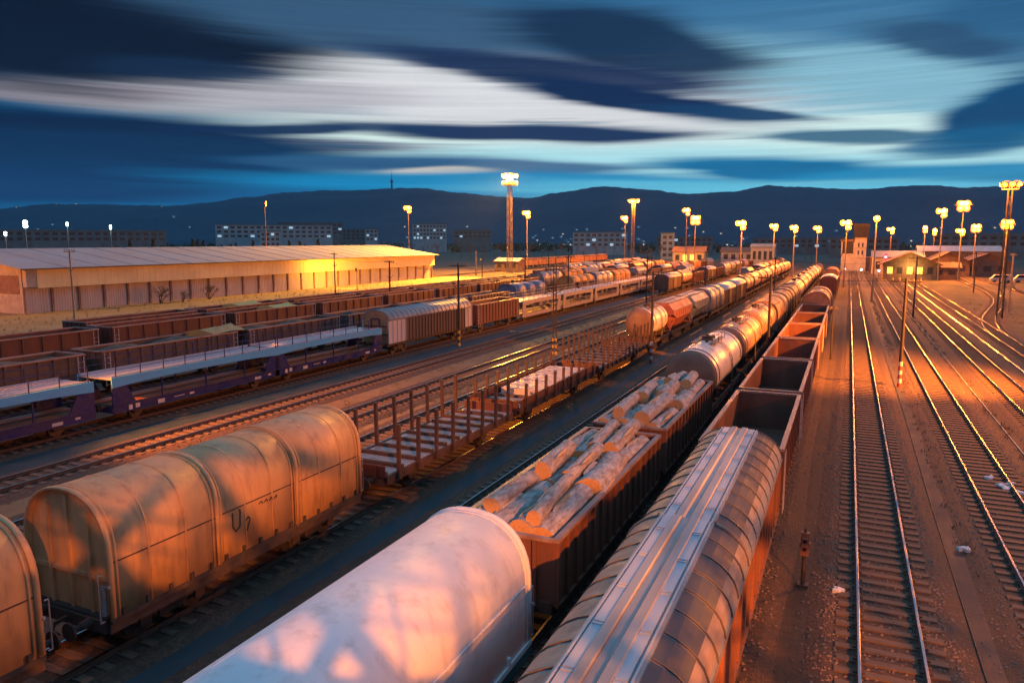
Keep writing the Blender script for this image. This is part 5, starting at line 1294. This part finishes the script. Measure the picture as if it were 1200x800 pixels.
# houses with a lit window on the foot of the hills
HZG = 'small houses with lit windows at the foot of the hills'
hs_ = thing('hillside_house', 'small far house with one lit window at the foot of the hills', 'house', (0, 2000, 0), HZG)
MB().box(-5, 5, 0, 8, -3, 5.5).build('wall', M['block_white'], hs_)
MB().prism([(5.5, 5.503), (0, 9), (-5.5, 5.503)], -.5, 8.5).build('roof', M['block_grey'], hs_)
def litwin(name, m, w): 
    return MB().box(-w, w, -.12, -.02, 1.2, 3.4).build(name, M[m], hs_)
litwin('window', 'win_lit', 1.3)
hc = dup(hs_, (50, 2000, 0)); [c for c in kids(hc) if c.name.startswith('window')][0].data = MB().box(-1.3, 1.3, -.12, -.02, 1.2, 3.4).build('tmp_pane', M['win_cool']).data
for o in list(bpy.data.objects):
    if o.name.startswith('tmp_pane'): bpy.data.objects.remove(o)
def house(a, r, k): 
    x, y = r*math.sin(R(a)), r*math.cos(R(a)); z = hill_z(a, r) if r > 1700 else -.3
    dup((hs_, hc)[k], (x, y, z), None, HZG, rz=-R(a) + rnd.uniform(-.3, .3))
hs_.location = (1900*math.sin(R(-19)), 1900*math.cos(R(-19)), hill_z(-19, 1900)); hc.location = (1900*math.sin(R(-17.4)), 1900*math.cos(R(-17.4)), hill_z(-17.4, 1900))
for (a0, a1, n_, r0, r1, pc) in ((-58, -51, 12, 1900, 3100, .4), (-50, -44, 6, 1800, 3600, .3), (-38, -25, 26, 900, 2300, .3), (-23, -9, 62, 1500, 2250, .75), (-9, 1, 26, 1400, 2250, .6), (1, 12, 40, 1200, 2300, .2)):
    for _ in range(n_): house(rnd.uniform(a0, a1), r0 + (r1 - r0)*rnd.random()**1.4, 1 if rnd.random() < pc else 0)
for a in (-57.6, -55.4, -54.3, -49.2): house(a, 3900, 0)
# white floodlights over the far-left depot
for i, (a, r_, h, p) in enumerate(((-57.2, 430, 19, 6000), (-54.9, 470, 19.5, 3500), (-52.4, 470, 18, 3000), (-58.3, 430, 14, 1500))):
    mast(r_*math.sin(R(a)), r_*math.cos(R(a)), h, f'cold white floodlight mast over the far-left depot, {ORD[(i+1) % 4]} from left', p, 2, sz=.9 if i else 1.6, col=(.6, 1.0, .85), lampm='lamp_w', group='cold floodlights over the depot')
# television mast on the ridge
a = -33.3; r = thing('television_tower', 'thin dark television tower on the crest of the left hill', 'tower', (RC*math.sin(R(a)), RC*math.cos(R(a)), hill_z(a, RC) - 4))
MB().cyl((0, 0, 0), (0, 0, 62), 6.5, 3.2, 12).cyl((0, 0, 48), (0, 0, 60), 7.5, 7.5, 14).build('shaft', M['block_grey'], r)
MB().cyl((0, 0, 62), (0, 0, 88), 2.4, 1.5, 10).cyl((0, 0, 88), (0, 0, 113), 1.0, .5, 8).build('antenna', M['block_grey'], r)

# ------------------------------------------------------------------ trees and bushes
def leaf_crown(mb, c, rx, rz, n, sz, r2):
    for _ in range(n):
        d = Vector((r2.gauss(0, 1), r2.gauss(0, 1), r2.gauss(0, 1))).normalized()*r2.random()**.4
        p = Vector((c[0] + d.x*rx, c[1] + d.y*rx, c[2] + d.z*rz)); u = Vector((r2.uniform(-1, 1), r2.uniform(-1, 1), r2.uniform(-1, 1))).normalized(); v = u.orthogonal().normalized(); s = sz*r2.uniform(.6, 1.4)
        mb.add([p - u*s, p + v*s*.6, p + u*s, p - v*s*.6], [(0, 1, 2, 3)])
def tree_leafy(seed, h, label, conifer=False):
    r2 = random.Random(seed); r = thing('pine_tree' if conifer else 'dense_tree', label, 'tree')
    MB().cyl((0, 0, 0), (0, 0, h*.8), h*.03, h*.01, 8).build('trunk', M['twig'], r)
    mb = MB()
    if conifer:
        for k in range(26): t = k/25; leaf_crown(mb, (r2.uniform(-.3, .3), r2.uniform(-.3, .3), h*(.12 + .86*t)), h*.24*(1.05 - t), h*.05, 40, .42, r2)
    else:
        for _ in range(15): leaf_crown(mb, (r2.gauss(0, h*.17), r2.gauss(0, h*.17), h*r2.uniform(.35, .88)), h*.17, h*.13, 90, .42, r2)
    mb.build('crown', M['leaf'], r); return r
def bare(seed, h, label, name='bare_tree', spread=.5, depth=5, stems=1, cat='tree'):
    r2 = random.Random(seed); r = thing(name, label, cat); tr = MB(); tw = MB()
    def grow(p, d, l, rad, k):
        q = p + d*l; (tr if k < 2 else tw).cyl(p, q, rad, rad*.68, 7 if k < 2 else 4, caps=False)
        if k >= depth: return
        for _ in range(r2.choice((2, 3, 3))):
            nd = (d + Vector((r2.gauss(0, spread), r2.gauss(0, spread), r2.gauss(.12, spread*.6)))).normalized(); grow(q, nd, l*r2.uniform(.58, .82), rad*.62, k + 1)
    for _ in range(stems):
        d = Vector((r2.gauss(0, .08 if stems == 1 else .45), r2.gauss(0, .08 if stems == 1 else .45), 1)).normalized(); grow(Vector((r2.uniform(-.2, .2)*(stems > 1), 0, 0)), d, h*.27, h*.02, 0 if stems == 1 else 1)
    tr.build('trunk', M['twig'], r); tw.build('crown', M['twig'], r); return r
t1 = tree_leafy(1, 9, 'dense dark tree right of the depot, first of the dark row behind the warehouse'); t1.location = (-300, 262, -.3)
t2 = tree_leafy(2, 11, 'dark pine, tallest of the dark row behind the warehouse', True); t2.location = (-292, 272, -.3)
DG = 'dark trees behind the warehouse and town edge'
for i in range(16):
    a = -48.2 + .72*i + rnd.uniform(-.2, .2); d = rnd.uniform(395, 430)
    dup((t1, t2)[rnd.random() < .35], (d*math.sin(R(a)), d*math.cos(R(a)), -.3), 'dark tree in the row between the warehouse roof and the factory', DG, rz=rnd.uniform(0, 6)).scale = (1, 1, rnd.uniform(.75, 1.05))
for i in range(5):
    a = -52 + .7*i; d = 400
    dup((t1, t2)[i % 2], (d*math.sin(R(a)), d*math.cos(R(a)), -.3), 'dark tree behind the left part of the warehouse roof', 'dark trees behind the left of the warehouse', rz=i)
bt = [bare(11, 9.5, 'bare leafless tree at the right edge beside the lattice mast'), bare(12, 8.5, 'smaller bare leafless tree at the right edge behind the siding'), bare(13, 10.5, 'bare leafless tree near the vans at the right')]
for o, (x, y) in zip(bt, ((24.6, 117), (26.2, 141), (38, 205))): o.location = (x, y, -.3)
BG = 'bare leafless trees on the far edge of the yard'
for i in range(46):
    a = -32 + .78*i + rnd.uniform(-.3, .3)
    if -2.0 < a < 2.5: continue
    d = rnd.uniform(410, 470); dup(bt[i % 3], (d*math.sin(R(a)), d*math.cos(R(a)), -.3), 'bare leafless tree along the far edge of the yard', BG, rz=rnd.uniform(0, 6)).scale = (1.15,)*3
bs = [bare(21, 4.2, 'leafless bush against the warehouse wall, left of the pair', 'bare_bush', .55, 5, 6, 'bush'), bare(22, 3.8, 'leafless bush against the warehouse wall, right of the pair', 'bare_bush', .6, 5, 6, 'bush')]
bs[0].location = (-107.6, 91.5, -.3); bs[1].location = (-107.3, 101.8, -.3)
dup(bs[0], (-106.8, 95.5, -.3), 'low leafless bush between the two larger wall bushes', rz=2).scale = (.7, .7, .6)
for i, (x, y) in enumerate(((22.5, 98), (26.5, 92), (31, 108), (28.5, 124))):
    dup(bs[i % 2], (x, y, -.3), f'low brown thicket on the right verge, {ORD[i]} from the bridge', 'thickets on the right verge', rz=i*1.3).scale = (.8, .8, .55)
# a far belt of woodland along the valley floor
mb = MB(); r2 = random.Random(9)
for i in range(420):
    a = r2.uniform(-62, 14); d = r2.uniform(640, 1250); h = r2.uniform(5, 9)
    if -36 < a < -20 and d < 700: continue
    leaf_crown(mb, (d*math.sin(R(a)), d*math.cos(R(a)), h*.4), r2.uniform(4, 10), h*.6, 26, 1.7, r2)
tag(mb.build('woods', M['leaf']), 'dark belt of woodland on the valley floor before the hills', 'woods', kind='stuff')
# litter on the ballast at the right
for i, (x, y) in enumerate(((6.9, 37.6), (6.75, 36.9), (6.5, 37.2), (7.1, 36.4), (6.3, 38.3), (.25, 23.6), (4.2, 28.7), (7.9, 33.2))):
    mb = MB(); r3 = random.Random(i)
    for _ in range(3):
        a, b = x + r3.uniform(-.15, .15), y + r3.uniform(-.15, .15); p = [(a + r3.uniform(.05, .2)*math.cos(t), b + r3.uniform(.05, .2)*math.sin(t), -.15 + r3.uniform(0, .07)) for t in (0, 1.3, 2.6, 3.9, 5.2)]
        mb.add(p + [(a, b, -.06)] + [(q[0], q[1], -.24) for q in p], [(j, (j+1) % 5, 5) for j in range(5)] + [(j, 6 + j, 6 + (j+1) % 5, (j+1) % 5) for j in range(5)])
    tag(mb.build('litter', M['paper']), 'crumpled white litter lying on the ballast of the right tracks', 'litter', 'white litter on the ballast')

# ------------------------------------------------------------------ the footbridge the view is taken from
r = thing('footbridge', 'grey steel footbridge with lattice sides crossing the tracks', 'bridge', (0, 0, 0))
MB().box(-60, 40, -1.7, -.45, 8.50, 8.70).build('deck', M['concrete'], r)
mb = MB(); y = -1.85
for z in (5.6, 8.45, 11.7): mb.bar((-60, y, z), (40, y, z), .26, .26)
x = -60
while x < 40:
    for z0, z1 in ((5.6, 8.45), (8.45, 11.7)):
        mb.bar((x, y, z0 + .13), (x, y, z1 - .13), .20); mb.bar((x + .1, y + .22, z0 + .14), (x + 3.6, y + .22, z1 - .14), .26, .18); mb.bar((x + .1, y - .22, z1 - .14), (x + 3.6, y - .22, z0 + .14), .26, .18)
    x += 3.7
mb.build('lattice_girder', M['fabric_grey'], r)
mb = MB().bar((-60, -.42, 9.75), (40, -.42, 9.75), .06).bar((-60, -.42, 9.25), (40, -.42, 9.25), .04)
x = -60
while x <= 40: mb.bar((x, -.42, 8.6), (x, -.42, 9.75), .05); x += 2
mb.build('railing', M['fabric_grey'], r)
for x in (-30.4, -10.4, 8.7, 30): MB().box(x - .35, x + .35, -1.6, -.6, -.3, 8.498).build('pier', M['concrete'], r)
for mm in (M['lamp'], M['lamp_w'], M['signal_red'], M['signal_w'], M['win_lit'], M['win_cool'], M['win_gold']): mm.cycles.emission_sampling = 'NONE'

# ------------------------------------------------------------------ evening haze over the valley
hz = bpy.data.materials.new('evening_haze'); hz.use_nodes = True; ht_ = hz.node_tree; ht_.nodes.clear()
pv = ht_.nodes.new('ShaderNodeVolumePrincipled'); ho_ = ht_.nodes.new('ShaderNodeOutputMaterial')
pv.inputs['Color'].default_value = (.50, .74, 1.0, 1); pv.inputs['Density'].default_value = .00004; pv.inputs['Anisotropy'].default_value = .1
ht_.links.new(pv.outputs[0], ho_.inputs['Volume']); hz.cycles.homogeneous_volume = True
tag(MB().box(-6300, 6300, -6300, 6300, -4, 440).build('haze', hz), 'thin blue evening haze over the yard and the hills', 'haze', kind='stuff')
